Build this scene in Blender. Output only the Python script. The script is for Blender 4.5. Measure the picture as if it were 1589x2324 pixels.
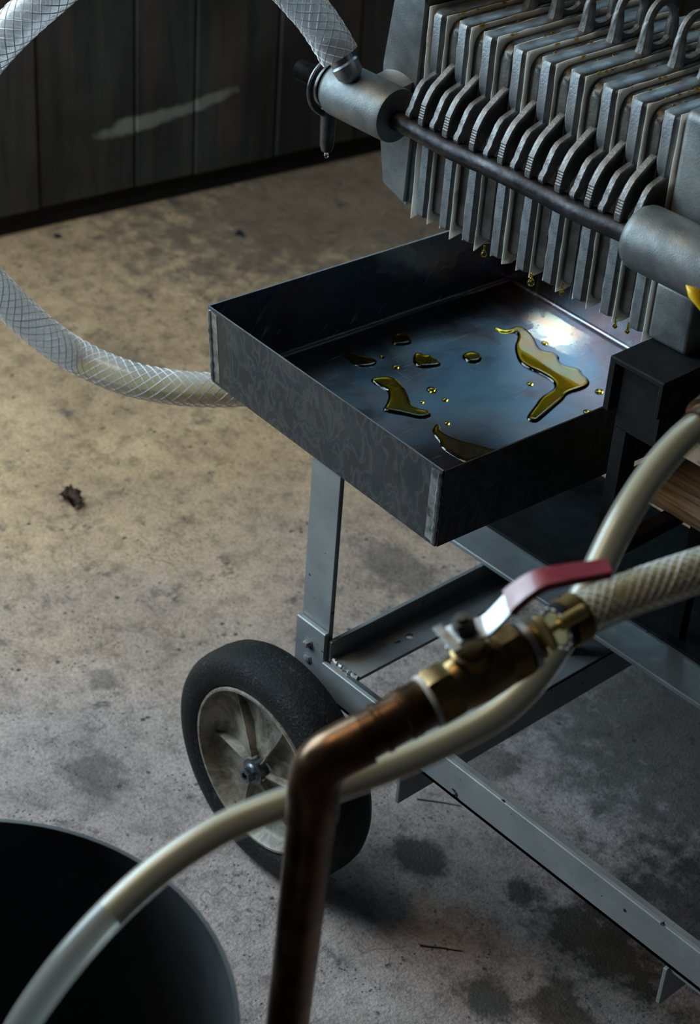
import bpy, bmesh, math, random
from mathutils import Vector, Matrix, noise
from mathutils.geometry import delaunay_2d_cdt
random.seed(7)
for o in list(bpy.data.objects): bpy.data.objects.remove(o)
SC = bpy.context.scene
COL = SC.collection
V = Vector

# ---------------------------------------------------------------- camera
cam = bpy.data.cameras.new('camera'); camo = bpy.data.objects.new('camera', cam); COL.objects.link(camo)
RT = V((0.66672, 0.74246, 0.06507)); DN = V((0.45858, -0.33983, -0.82111)); FW = V((-0.58753, 0.57729, -0.56706))
M = Matrix((( RT.x, -DN.x, -FW.x, 1.0212), (RT.y, -DN.y, -FW.y, -0.9), (RT.z, -DN.z, -FW.z, 1.3796), (0, 0, 0, 1)))
camo.matrix_world = M
cam.sensor_fit = 'VERTICAL'; cam.sensor_height = 36.0; cam.lens = 65.12
cam.clip_start = 0.05; cam.clip_end = 60
cam.dof.use_dof = True; cam.dof.focus_distance = 1.60; cam.dof.aperture_fstop = 8.5
SC.camera = camo

# ---------------------------------------------------------------- world and lights
W = bpy.data.worlds.new('world'); SC.world = W; W.use_nodes = True
bg = W.node_tree.nodes['Background']; bg.inputs[0].default_value = (0.30, 0.42, 0.52, 1); bg.inputs[1].default_value = 0.034

def area(name, loc, target, sx, sy, power, color, spread=math.pi):
    l = bpy.data.lights.new(name, 'AREA'); l.shape = 'RECTANGLE'; l.size = sx; l.size_y = sy
    l.energy = power; l.color = color; l.spread = spread
    o = bpy.data.objects.new(name, l); COL.objects.link(o)
    o.location = loc; o.rotation_euler = (V(target) - V(loc)).to_track_quat('-Z', 'Y').to_euler()
    return o
# big cool window on the camera's left, a second one high in the wall beyond the press, an added warm fill lamp over the floor left of the cart
area('window_light', (-1.24, -0.48, 1.15), (0.0, 0.22, 0.22), 1.2, 1.1, 50, (0.66, 0.87, 1.0))
area('high_window_light', (-1.20, 1.45, 2.0), (0.2, 0.1, 0.4), 1.2, 0.7, 9, (0.46, 0.79, 1.0))
area('warm_fill_light', (-0.75, -0.7, 2.5), (-0.55, 0.1, 0.0), 0.8, 0.8, 12, (1.0, 0.76, 0.48))
# a thin sunbeam from a narrow lamp added high behind the press, falling on the drip tray
SUND = V((-0.30, 0.95, 0)).normalized() * math.cos(math.radians(76)) + V((0, 0, math.sin(math.radians(76))))
area('sunbeam_light', V((-0.046, 0.420, 0.4606)) + SUND * 2.4, (-0.046, 0.420, 0.4606), 0.052, 0.066, 0.5, (1.0, 0.90, 0.62), spread=math.radians(1.0))

SC.view_settings.view_transform = 'Standard'; SC.view_settings.look = 'None'
SC.view_settings.exposure = 0.0; SC.view_settings.gamma = 1.0; SC.view_settings.use_curve_mapping = False

PUDDLES = {
 'long': [(-0.0932, 0.3809), (-0.0851, 0.3814), (-0.079, 0.3851), (-0.0794, 0.3968), (-0.0768, 0.403), (-0.0684, 0.4044), (-0.0573, 0.4016), (-0.0482, 0.3962), (-0.0354, 0.3872), (-0.0252, 0.3851), (-0.0196, 0.3917), (-0.0094, 0.3915), (-0.0046, 0.3848), (0.0048, 0.3811), (0.0145, 0.3861), (0.0215, 0.389), (0.0289, 0.3834), (0.0416, 0.3808), (0.0483, 0.3713), (0.0488, 0.3609), (0.0455, 0.3428), (0.0512, 0.3317), (0.0541, 0.3196), (0.0583, 0.3043), (0.0628, 0.288), (0.0648, 0.2789), (0.058, 0.2751), (0.0518, 0.278), (0.0465, 0.289), (0.0406, 0.3036), (0.0347, 0.3152), (0.0325, 0.3295), (0.0305, 0.341), (0.0216, 0.3491), (0.0046, 0.3496), (-0.0124, 0.3467), (-0.0249, 0.3481), (-0.0388, 0.3577), (-0.0516, 0.3692), (-0.0576, 0.3787), (-0.0641, 0.3878), (-0.0711, 0.39), (-0.0744, 0.3804), (-0.0811, 0.376)],
 'oval': [(-0.0692, 0.3103), (-0.0706, 0.3189), (-0.0671, 0.3262), (-0.0594, 0.3276), (-0.0518, 0.3243), (-0.0487, 0.3159), (-0.0525, 0.3072), (-0.0599, 0.306)],
 'notch': [(-0.1002, 0.2727), (-0.0982, 0.2789), (-0.0899, 0.2802), (-0.0906, 0.286), (-0.0824, 0.2832), (-0.0724, 0.2842), (-0.0663, 0.2787), (-0.0695, 0.2698), (-0.0749, 0.2589), (-0.086, 0.2585)],
 'back': [(-0.139, 0.2803), (-0.1394, 0.2888), (-0.1354, 0.2944), (-0.1259, 0.2929), (-0.1173, 0.2874), (-0.1161, 0.282), (-0.122, 0.2702), (-0.1294, 0.2691), (-0.1334, 0.2758)],
 'tailed': [(-0.1453, 0.2133), (-0.1426, 0.2221), (-0.1309, 0.2249), (-0.1226, 0.2331), (-0.1136, 0.235), (-0.108, 0.231), (-0.1056, 0.2221), (-0.1119, 0.2104), (-0.123, 0.2094), (-0.1293, 0.2119), (-0.1376, 0.212)],
 'hook': [(-0.0891, 0.2026), (-0.0869, 0.2139), (-0.0802, 0.2232), (-0.0677, 0.2232), (-0.0524, 0.2177), (-0.0369, 0.2084), (-0.0295, 0.2031), (-0.0205, 0.203), (-0.0138, 0.2093), (-0.0061, 0.2081), (-0.0023, 0.2016), (-0.0069, 0.1917), (-0.0192, 0.1859), (-0.0309, 0.1773), (-0.0392, 0.1731), (-0.0473, 0.1887), (-0.06, 0.2018), (-0.0677, 0.2017), (-0.0776, 0.2008)],
 'front': [(0.0144, 0.188), (0.0084, 0.2001), (0.0133, 0.2002), (0.019, 0.1943), (0.0262, 0.1932), (0.0367, 0.1951), (0.0486, 0.199), (0.0675, 0.2091), (0.0773, 0.2147), (0.0876, 0.2313), (0.0916, 0.2431), (0.0935, 0.2296), (0.0891, 0.2139), (0.0825, 0.1938), (0.0767, 0.1753), (0.07, 0.1733), (0.0583, 0.1728), (0.0442, 0.1728), (0.0345, 0.1792), (0.0224, 0.183)],
}
DROPS = [(0.0105, 0.3267, 0.0031), (-0.0374, 0.3995, 0.0035), (0.061, 0.3725, 0.0042), (-0.0382, 0.2389, 0.005), (-0.0912, 0.2402, 0.0035), (-0.1136, 0.2431, 0.0027), (-0.0276, 0.2157, 0.0023), (0.0144, 0.2084, 0.0027), (0.0815, 0.3336, 0.0046), (-0.0175, 0.2367, 0.0031), (0.0907, 0.2791, 0.0035), (0.0866, 0.2525, 0.0031)]
HOSE_A = [(-0.1473, 0.1904, 0.773), (-0.1611, 0.1814, 0.7956), (-0.1723, 0.1662, 0.8183), (-0.1891, 0.138, 0.851), (-0.2139, 0.1032, 0.8766), (-0.2388, 0.0653, 0.8815), (-0.2686, 0.0268, 0.8643), (-0.2979, -0.0223, 0.8182), (-0.3237, -0.0545, 0.777), (-0.3583, -0.0789, 0.7175), (-0.3937, -0.0852, 0.6418), (-0.4106, -0.0611, 0.5605), (-0.4041, -0.0191, 0.4907), (-0.3828, 0.0198, 0.4376), (-0.3699, 0.0561, 0.402), (-0.3144, 0.0829, 0.393), (-0.2739, 0.1205, 0.389), (-0.2407, 0.1666, 0.388), (-0.2228, 0.2204, 0.388), (-0.2119, 0.2848, 0.39), (-0.2016, 0.3521, 0.394)]
HOSE_B = [(0.4086, 0.0351, 0.7266), (0.4135, 0.0037, 0.7249), (0.4206, -0.0324, 0.7161), (0.431, -0.0666, 0.7057), (0.4381, -0.0892, 0.693), (0.4464, -0.1125, 0.6782), (0.4514, -0.1369, 0.657), (0.4549, -0.1652, 0.6334), (0.4521, -0.1956, 0.6143), (0.4393, -0.232, 0.5992), (0.4262, -0.2645, 0.5885), (0.4122, -0.2958, 0.58), (0.3978, -0.3267, 0.5723), (0.3859, -0.3555, 0.5642), (0.3804, -0.3856, 0.5568), (0.3773, -0.4169, 0.5458), (0.3774, -0.4467, 0.533), (0.3771, -0.4726, 0.5158), (0.3731, -0.4912, 0.4922), (0.3621, -0.5028, 0.4564), (0.3491, -0.5076, 0.4121)]
HOSE_C = [(0.5102, -0.2265, 0.7342), (0.5116, -0.2144, 0.7363), (0.5141, -0.2007, 0.7388), (0.5184, -0.185, 0.7415), (0.5249, -0.1661, 0.7451), (0.5318, -0.1473, 0.7484), (0.5403, -0.1262, 0.7521), (0.5524, -0.1012, 0.7563)]
PIPE = [(0.4129, -0.3312, 0.1906), (0.4412, -0.3502, 0.4241), (0.4481, -0.3537, 0.4928), (0.4593, -0.362, 0.5697), (0.4656, -0.3661, 0.6206), (0.4687, -0.3683, 0.6417)]
ELBOW = [(0.4687, -0.3683, 0.6417), (0.4711, -0.3705, 0.6617), (0.471, -0.3699, 0.673), (0.472, -0.3675, 0.6813), (0.4746, -0.3624, 0.6875), (0.4779, -0.3549, 0.6916), (0.4824, -0.3446, 0.6966)]
AXIS = [(0.4738, -0.3656, 0.6867), (0.5102, -0.2265, 0.7342)]
STEM = [(0.4932, -0.2861, 0.7529)]
YELLOW = [(0.315, 0.1266, 0.7581), (0.3404, 0.1357, 0.741)]
XB = [-0.0792, -0.0483, -0.0183, 0.0180, 0.0500, 0.0826, 0.1182, 0.1497, 0.1830]
LEVER = [(0.487, -0.294, 0.7444), (0.4932, -0.2858, 0.7506), (0.5002, -0.2758, 0.7527), (0.5088, -0.2659, 0.7736), (0.5145, -0.2589, 0.7838), (0.5186, -0.2533, 0.787), (0.5268, -0.2417, 0.79), (0.5384, -0.2252, 0.7934)]
LEVER_SIDE = (0.8234, -0.5626, -0.0737)
DRIPS = [(0.0126, 0.2339, 0.6308), (0.0332, 0.2424, 0.6308), (0.0755, 0.2295, 0.6308), (0.1051, 0.2376, 0.6308), (0.1734, 0.2305, 0.6308), (0.1858, 0.2322, 0.6308)]

# ---------------------------------------------------------------- materials
def new_mat(name):
    m = bpy.data.materials.new(name); m.use_nodes = True
    nt = m.node_tree; b = nt.nodes['Principled BSDF']
    return m, nt, b
def N(nt, t, **kw):
    n = nt.nodes.new(t)
    for k, v in kw.items():
        if k.startswith('i_'):
            key = k[2:]
            n.inputs[int(key) if key.isdigit() else key.replace('_', ' ')].default_value = v
        else: setattr(n, k, v)
    return n
def ramp(nt, src, stops):
    r = nt.nodes.new('ShaderNodeValToRGB'); e = r.color_ramp.elements
    while len(e) < len(stops): e.new(0.5)
    for i, (p, c) in enumerate(stops):
        e[i].position = p; e[i].color = (c, c, c, 1) if isinstance(c, (int, float)) else (*c, 1)
    nt.links.new(src, r.inputs[0]); return r.outputs[0]
def noise_t(nt, co, scale, detail=4, rough=0.55, dist=0.0):
    n = N(nt, 'ShaderNodeTexNoise'); n.inputs['Scale'].default_value = scale; n.inputs['Detail'].default_value = detail
    n.inputs['Roughness'].default_value = rough; n.inputs['Distortion'].default_value = dist
    nt.links.new(co, n.inputs['Vector']); return n.outputs['Fac']
def mixc(nt, f, a, b, mode='MIX'):
    m = nt.nodes.new('ShaderNodeMix'); m.data_type = 'RGBA'; m.blend_type = mode
    for s, v in ((m.inputs[0], f), (m.inputs[6], a), (m.inputs[7], b)):
        if hasattr(v, 'links'): nt.links.new(v, s)
        elif isinstance(v, (int, float)): s.default_value = v
        else: s.default_value = (*v, 1)
    return m.outputs[2]
def math_n(nt, op, a, b=0.0):
    m = nt.nodes.new('ShaderNodeMath'); m.operation = op
    for s, v in ((m.inputs[0], a), (m.inputs[1], b)):
        if hasattr(v, 'links'): nt.links.new(v, s)
        else: s.default_value = v
    return m.outputs[0]
def bump(nt, b, h, strength=0.3, dist=0.002):
    n = nt.nodes.new('ShaderNodeBump'); n.inputs['Strength'].default_value = strength; n.inputs['Distance'].default_value = dist
    nt.links.new(h, n.inputs['Height']); nt.links.new(n.outputs[0], b.inputs['Normal'])
def pos(nt): return N(nt, 'ShaderNodeNewGeometry').outputs['Position']
def objc(nt): return N(nt, 'ShaderNodeTexCoord').outputs['Object']
def lk(nt, a, b): nt.links.new(a, b)
def stretch(nt, co, s, rot=(0, 0, 0)):
    m = N(nt, 'ShaderNodeMapping'); m.inputs['Scale'].default_value = s; m.inputs['Rotation'].default_value = rot
    lk(nt, co, m.inputs['Vector']); return m.outputs[0]

def mat_plain(name, c1, c2, metal, r1, r2, scale=60, bstr=0.0, bscale=250, bdist=0.0006, coat=0.0):
    m, nt, b = new_mat(name); p = objc(nt)
    n = noise_t(nt, p, scale, 5, 0.6)
    lk(nt, ramp(nt, n, [(0.35, c1), (0.65, c2)]), b.inputs['Base Color'])
    lk(nt, ramp(nt, noise_t(nt, p, scale * 1.7, 4), [(0.3, r1), (0.7, r2)]), b.inputs['Roughness'])
    b.inputs['Metallic'].default_value = metal; b.inputs['Coat Weight'].default_value = coat
    if bstr: bump(nt, b, noise_t(nt, p, bscale, 4), bstr, bdist)
    return m

ALU = mat_plain('cast_aluminium', (0.15, 0.165, 0.175), (0.28, 0.30, 0.31), 0.75, 0.38, 0.6, 45, 0.35, 520, 0.0006)
SPACER = mat_plain('oily_spacer', (0.055, 0.050, 0.045), (0.12, 0.115, 0.105), 0.6, 0.35, 0.55, 50, 0.4, 300, 0.0007)
EARM = mat_plain('worn_cast_ear', (0.12, 0.12, 0.12), (0.26, 0.26, 0.255), 0.75, 0.4, 0.6, 60, 0.5, 380, 0.0008)
HEADM = mat_plain('head_casting', (0.13, 0.145, 0.15), (0.24, 0.25, 0.245), 0.7, 0.42, 0.62, 30, 0.3, 700, 0.0006)
RAILM = mat_plain('rail_steel', (0.016, 0.017, 0.021), (0.05, 0.05, 0.054), 0.8, 0.3, 0.55, 50, 0.4, 200, 0.0006)
DARKST = mat_plain('dark_steel', (0.05, 0.052, 0.055), (0.13, 0.13, 0.13), 0.85, 0.3, 0.5, 60, 0.3, 250, 0.0005)
BLACKP = mat_plain('black_paint', (0.006, 0.007, 0.008), (0.014, 0.015, 0.016), 0.0, 0.6, 0.8, 40, 0.2, 150, 0.0005)
BLACKP.node_tree.nodes['Principled BSDF'].inputs['Specular IOR Level'].default_value = 0.15
CHROME = mat_plain('plated_steel', (0.26, 0.28, 0.29), (0.42, 0.43, 0.44), 1.0, 0.3, 0.45, 70, 0.15, 300, 0.0003)
COPPER = mat_plain('copper_pipe', (0.075, 0.043, 0.024), (0.165, 0.092, 0.045), 0.9, 0.22, 0.42, 35, 0.15, 300, 0.0003)
BRASS = mat_plain('tarnished_brass', (0.13, 0.085, 0.035), (0.27, 0.18, 0.07), 0.95, 0.22, 0.42, 45, 0.25, 260, 0.0004)
BRASSB = mat_plain('yellow_brass', (0.62, 0.43, 0.15), (0.72, 0.52, 0.2), 0.9, 0.25, 0.4, 60)
REDP = mat_plain('red_plastic', (0.23, 0.018, 0.035), (0.30, 0.03, 0.05), 0.0, 0.3, 0.45, 80, 0.1, 200, 0.0003, 0.2)
YELP = mat_plain('yellow_plastic', (0.75, 0.46, 0.005), (0.82, 0.52, 0.01), 0.0, 0.3, 0.42, 80)
PAPER = mat_plain('filter_paper', (0.62, 0.59, 0.53), (0.78, 0.76, 0.71), 0.0, 0.6, 0.8, 60, 0.2, 300, 0.0004)
def paper_mat():
    m, nt, b = new_mat('thin_filter_paper'); out = nt.nodes['Material Output']; p = pos(nt)
    c = ramp(nt, noise_t(nt, p, 50, 4), [(0.3, (0.80, 0.76, 0.70)), (0.7, (0.90, 0.87, 0.82))])
    oil = ramp(nt, noise_t(nt, p, 38, 4, 0.6), [(0.60, 0.0), (0.70, 0.7)]); c = mixc(nt, oil, c, (0.50, 0.38, 0.14))
    d = N(nt, 'ShaderNodeBsdfDiffuse'); t = N(nt, 'ShaderNodeBsdfTranslucent'); mx = N(nt, 'ShaderNodeMixShader'); mx.inputs[0].default_value = 0.45
    lk(nt, c, d.inputs[0]); lk(nt, c, t.inputs[0]); lk(nt, d.outputs[0], mx.inputs[1]); lk(nt, t.outputs[0], mx.inputs[2]); lk(nt, mx.outputs[0], out.inputs[0])
    return m
PAPER = paper_mat()
TAPE = mat_plain('white_thread_tape', (0.65, 0.62, 0.55), (0.75, 0.73, 0.68), 0.0, 0.5, 0.7, 90)
HUBM = mat_plain('hub_steel', (0.06, 0.07, 0.08), (0.2, 0.22, 0.24), 0.9, 0.25, 0.45, 120)
POT = mat_plain('pot_steel', (0.075, 0.085, 0.09), (0.12, 0.13, 0.135), 0.6, 0.42, 0.55, 12, 0.1, 90, 0.0005)
LEAFM = mat_plain('dry_leaf', (0.035, 0.018, 0.01), (0.10, 0.055, 0.032), 0.0, 0.7, 0.9, 120, 0.5, 300, 0.001)
LEAFD = mat_plain('dark_leaf', (0.006, 0.02, 0.02), (0.01, 0.03, 0.028), 0.0, 0.5, 0.7, 90)
TWIGM = mat_plain('twig', (0.02, 0.014, 0.01), (0.04, 0.028, 0.02), 0.0, 0.8, 0.9, 90)

def mat_cart():
    m, nt, b = new_mat('grey_enamel'); p = pos(nt)
    base = ramp(nt, noise_t(nt, p, 25, 5), [(0.3, (0.205, 0.225, 0.235)), (0.7, (0.285, 0.305, 0.31))])
    dirt = ramp(nt, noise_t(nt, p, 140, 6, 0.7), [(0.62, 0.0), (0.72, 0.6)])
    c = mixc(nt, dirt, base, (0.07, 0.065, 0.06))
    chips = ramp(nt, noise_t(nt, stretch(nt, p, (1, 1, 1.6)), 60, 3, 0.5), [(0.69, 0.0), (0.705, 1.0)])
    c = mixc(nt, chips, c, (0.008, 0.008, 0.009))
    lk(nt, c, b.inputs['Base Color']); b.inputs['Metallic'].default_value = 0.25
    lk(nt, ramp(nt, noise_t(nt, p, 60, 4), [(0.3, 0.32), (0.7, 0.5)]), b.inputs['Roughness'])
    bump(nt, b, noise_t(nt, p, 260, 4), 0.2, 0.0005)
    return m
CART = mat_cart()

def mat_tray_in():
    m, nt, b = new_mat('tray_sheet'); p = pos(nt)
    sw = noise_t(nt, p, 9, 3, 0.5, 0.9)
    tint = ramp(nt, sw, [(0.30, (0.14, 0.20, 0.25)), (0.45, (0.18, 0.215, 0.25)), (0.56, (0.21, 0.165, 0.175)), (0.68, (0.155, 0.20, 0.235))])
    scr1 = noise_t(nt, stretch(nt, p, (1300, 22, 10), (0, 0, 0.62)), 1.0, 2)
    scr2 = noise_t(nt, stretch(nt, p, (30, 1200, 10), (0, 0, 0.35)), 1.0, 2)
    s = math_n(nt, 'MAXIMUM', ramp(nt, scr1, [(0.665, 0), (0.73, 0.8)]), ramp(nt, scr2, [(0.70, 0), (0.76, 0.6)]))
    patch = ramp(nt, noise_t(nt, p, 16, 3), [(0.42, 0), (0.58, 1.0)])
    s = math_n(nt, 'MULTIPLY', s, patch)
    lk(nt, mixc(nt, s, tint, (0.6, 0.62, 0.63)), b.inputs['Base Color'])
    b.inputs['Metallic'].default_value = 1.0
    r = ramp(nt, noise_t(nt, p, 14, 4, 0.6, 0.6), [(0.3, 0.20), (0.7, 0.36)])
    lk(nt, math_n(nt, 'ADD', r, math_n(nt, 'MULTIPLY', s, 0.3)), b.inputs['Roughness'])
    bump(nt, b, noise_t(nt, p, 7, 2), 0.25, 0.004)
    return m
def mat_tray_out():
    m, nt, b = new_mat('ground_sheet'); p = pos(nt)
    sw = noise_t(nt, stretch(nt, p, (1, 1, 0.55), (0, 0.5, 0)), 58, 3, 0.55, 1.1)
    lines = ramp(nt, sw, [(0.42, 0.0), (0.5, 1.0), (0.56, 0.15), (0.63, 0.0)])
    big = ramp(nt, noise_t(nt, p, 15, 3), [(0.3, (0.045, 0.056, 0.064)), (0.7, (0.085, 0.09, 0.095))])
    lk(nt, mixc(nt, math_n(nt, 'MULTIPLY', lines, 0.42), big, (0.17, 0.18, 0.19)), b.inputs['Base Color'])
    b.inputs['Metallic'].default_value = 0.85
    lk(nt, ramp(nt, sw, [(0.35, 0.42), (0.6, 0.6)]), b.inputs['Roughness'])
    bump(nt, b, sw, 0.25, 0.001)
    return m
TIN = mat_tray_in(); TOUT = mat_tray_out()
WELD = mat_plain('ground_weld', (0.10, 0.12, 0.13), (0.50, 0.55, 0.58), 0.9, 0.3, 0.5, 55, 0.6, 160, 0.001)
EDGE = mat_plain('bare_sheet_edge', (0.5, 0.55, 0.58), (0.62, 0.66, 0.68), 0.9, 0.3, 0.42, 40)

def mat_floor():
    m, nt, b = new_mat('stained_concrete'); p = pos(nt)
    warm = ramp(nt, noise_t(nt, p, 6, 6, 0.62), [(0.3, (0.26, 0.168, 0.092)), (0.7, (0.45, 0.300, 0.168))])
    grey = ramp(nt, noise_t(nt, p, 7, 6, 0.62), [(0.3, (0.205, 0.168, 0.156)), (0.7, (0.345, 0.288, 0.270))])
    # tan away from the cart, grey nearer to it
    sep = N(nt, 'ShaderNodeSeparateXYZ'); lk(nt, p, sep.inputs[0])
    d = math_n(nt, 'ADD', math_n(nt, 'MULTIPLY', sep.outputs[0], -0.9), math_n(nt, 'MULTIPLY', sep.outputs[1], 0.35))
    d = math_n(nt, 'ADD', d, math_n(nt, 'MULTIPLY', noise_t(nt, p, 3.0, 3), 0.5))
    w = ramp(nt, d, [(0.42, 0.0), (0.95, 1.0)])
    c = mixc(nt, w, grey, warm)
    sm = ramp(nt, noise_t(nt, p, 30, 8, 0.78), [(0.32, 0.40), (0.50, 0.95), (0.72, 1.22)])
    c = mixc(nt, 1.0, c, sm, 'MULTIPLY')
    fine = ramp(nt, noise_t(nt, p, 210, 5, 0.75), [(0.30, 0.50), (0.55, 1.08)])
    c = mixc(nt, 1.0, c, fine, 'MULTIPLY')
    # dark blotches and specks
    bl = ramp(nt, noise_t(nt, p, 21, 8, 0.74, 0.3), [(0.585, 0.0), (0.66, 0.75)])
    c = mixc(nt, bl, c, (0.040, 0.035, 0.032))
    for vs_, d0, gs, g0, st_ in ((60, 0.20, 28, 0.54, 0.9), (150, 0.22, 17, 0.50, 0.8)):
        vo = N(nt, 'ShaderNodeTexVoronoi'); vo.inputs['Scale'].default_value = vs_; lk(nt, p, vo.inputs['Vector'])
        gate = ramp(nt, noise_t(nt, p, gs, 3), [(g0, 0.0), (g0 + 0.07, 1.0)])
        sp = math_n(nt, 'MULTIPLY', ramp(nt, math_n(nt, 'ADD', vo.outputs['Distance'], math_n(nt, 'MULTIPLY', noise_t(nt, p, vs_ * 3, 2), 0.12)), [(d0, 1.0), (d0 + 0.08, 0.0)]), gate)
        c = mixc(nt, math_n(nt, 'MULTIPLY', sp, st_), c, (0.022, 0.020, 0.020))
    # stains with places of their own, and painted shade near the wall: (x, y, rx, ry, strength)
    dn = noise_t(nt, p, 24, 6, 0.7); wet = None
    for (x, y, rx, ry, st) in STAINS_AND_SHADE:
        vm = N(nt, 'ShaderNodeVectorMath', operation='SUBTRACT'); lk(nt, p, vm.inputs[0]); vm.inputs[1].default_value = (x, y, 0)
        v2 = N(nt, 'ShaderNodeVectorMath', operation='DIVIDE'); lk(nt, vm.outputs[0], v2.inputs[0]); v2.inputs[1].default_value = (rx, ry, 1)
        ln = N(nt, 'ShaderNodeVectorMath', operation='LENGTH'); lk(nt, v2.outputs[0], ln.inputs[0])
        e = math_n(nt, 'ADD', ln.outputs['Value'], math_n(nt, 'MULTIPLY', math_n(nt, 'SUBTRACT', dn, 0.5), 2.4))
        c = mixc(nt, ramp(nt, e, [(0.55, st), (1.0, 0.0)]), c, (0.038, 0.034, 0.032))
        if x in (0.30, 0.34, 0.40):
            wk = ramp(nt, e, [(0.5, 1.0), (0.8, 0.0)]); wet = wk if wet is None else math_n(nt, 'MAXIMUM', wet, wk)
    # hairline cracks
    vc = N(nt, 'ShaderNodeTexVoronoi', feature='DISTANCE_TO_EDGE'); vc.inputs['Scale'].default_value = 9
    wp = N(nt, 'ShaderNodeVectorMath', operation='ADD'); lk(nt, p, wp.inputs[0])
    nz = N(nt, 'ShaderNodeTexNoise'); nz.inputs['Scale'].default_value = 14; lk(nt, p, nz.inputs['Vector'])
    sc = N(nt, 'ShaderNodeVectorMath', operation='SCALE'); lk(nt, nz.outputs['Color'], sc.inputs[0]); sc.inputs['Scale'].default_value = 0.16
    lk(nt, sc.outputs[0], wp.inputs[1]); lk(nt, wp.outputs[0], vc.inputs['Vector'])
    cr = math_n(nt, 'MULTIPLY', ramp(nt, vc.outputs['Distance'], [(0.0, 0.6), (0.012, 0.0)]), ramp(nt, noise_t(nt, p, 9, 2), [(0.5, 0), (0.6, 1)]))
    c = mixc(nt, cr, c, (0.03, 0.028, 0.027))
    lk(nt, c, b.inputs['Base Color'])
    rg = ramp(nt, noise_t(nt, p, 22, 5), [(0.3, 0.62), (0.7, 0.85)])
    rg = math_n(nt, 'SUBTRACT', rg, math_n(nt, 'MULTIPLY', wet, 0.5))
    lk(nt, rg, b.inputs['Roughness']); b.inputs['Specular IOR Level'].default_value = 0.4
    h = math_n(nt, 'ADD', math_n(nt, 'MULTIPLY', noise_t(nt, p, 90, 6, 0.7), 0.6), noise_t(nt, p, 330, 4))
    bump(nt, b, h, 0.6, 0.0022)
    return m
STAINS_AND_SHADE = [(0.103, 0.141, 0.045, 0.03, 0.95), (0.205, 0.188, 0.022, 0.02, 0.9), (0.30, 0.20, 0.11, 0.05, 0.9), (0.40, 0.30, 0.2, 0.13, 0.75),
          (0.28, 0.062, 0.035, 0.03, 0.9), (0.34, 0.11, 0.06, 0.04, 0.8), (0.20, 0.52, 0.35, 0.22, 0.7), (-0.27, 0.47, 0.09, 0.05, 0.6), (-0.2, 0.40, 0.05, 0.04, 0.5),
          (-0.197, -0.05, 0.06, 0.035, 0.6), (0.05, 0.30, 0.03, 0.04, 0.6), (0.02, 0.36, 0.02, 0.03, 0.7), (-0.9, 0.5, 0.10, 0.04, 0.4), (-0.33, 0.05, 0.03, 0.02, 0.5), (-1.12, 1.15, 0.34, 0.55, 0.62)]  # last entry: shade near the wall painted into the floor colour

def mat_wood_wall():
    m, nt, b = new_mat('old_dark_boards'); p = pos(nt)
    g = noise_t(nt, stretch(nt, p, (9, 26, 2.2)), 1.0, 5, 0.65, 0.6)
    c = ramp(nt, g, [(0.25, (0.016, 0.019, 0.020)), (0.5, (0.042, 0.044, 0.044)), (0.62, (0.066, 0.050, 0.040)), (0.8, (0.055, 0.062, 0.064))])
    mo = ramp(nt, noise_t(nt, p, 5, 4), [(0.35, 0.55), (0.7, 1.5)])
    c = mixc(nt, 1.0, c, mo, 'MULTIPLY')
    # worn-off paint: a long lens-shaped scrape across three boards
    e = None
    for (y, z, ry, rz, tl) in ((0.83, 0.152, 0.10, 0.016, 0.10), (0.94, 0.165, 0.08, 0.013, 0.18), (0.80, 0.152, 0.035, 0.017, 0.0)):
        sep = N(nt, 'ShaderNodeSeparateXYZ'); lk(nt, p, sep.inputs[0])
        dy = math_n(nt, 'SUBTRACT', sep.outputs[1], y); dz = math_n(nt, 'SUBTRACT', math_n(nt, 'SUBTRACT', sep.outputs[2], z), math_n(nt, 'MULTIPLY', dy, tl))
        q = math_n(nt, 'ADD', math_n(nt, 'POWER', math_n(nt, 'ABSOLUTE', math_n(nt, 'DIVIDE', dy, ry)), 2.0), math_n(nt, 'POWER', math_n(nt, 'ABSOLUTE', math_n(nt, 'DIVIDE', dz, rz)), 2.0))
        q = math_n(nt, 'ADD', q, math_n(nt, 'MULTIPLY', math_n(nt, 'SUBTRACT', noise_t(nt, p, 60, 4), 0.5), 1.2))
        k = ramp(nt, q, [(0.35, 0.9), (1.15, 0.0)])
        e = k if e is None else math_n(nt, 'MAXIMUM', e, k)
    c = mixc(nt, e, c, (0.26, 0.265, 0.25))
    lk(nt, c, b.inputs['Base Color']); b.inputs['Roughness'].default_value = 0.6
    bump(nt, b, g, 0.4, 0.003)
    return m
def mat_plank():
    m, nt, b = new_mat('weathered_pine'); p = pos(nt)
    g = noise_t(nt, stretch(nt, p, (14, 150, 150)), 1.0, 4, 0.6, 0.5)
    c = ramp(nt, g, [(0.3, (0.14, 0.09, 0.055)), (0.5, (0.36, 0.26, 0.165)), (0.7, (0.48, 0.38, 0.27))])
    lk(nt, c, b.inputs['Base Color']); b.inputs['Roughness'].default_value = 0.65
    bump(nt, b, g, 0.5, 0.001)
    return m
def mat_rubber():
    m, nt, b = new_mat('worn_rubber'); p = pos(nt)
    dust = ramp(nt, noise_t(nt, p, 300, 5, 0.75), [(0.54, 0.0), (0.70, 1.0)])
    big = ramp(nt, noise_t(nt, p, 24, 4), [(0.4, 0.05), (0.7, 0.7)])
    c = mixc(nt, math_n(nt, 'MULTIPLY', dust, big), (0.005, 0.0055, 0.006), (0.16, 0.175, 0.185))
    lk(nt, c, b.inputs['Base Color']); b.inputs['Roughness'].default_value = 0.5; b.inputs['Specular IOR Level'].default_value = 0.2
    bump(nt, b, noise_t(nt, p, 320, 5, 0.7), 0.9, 0.002)
    return m
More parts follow.
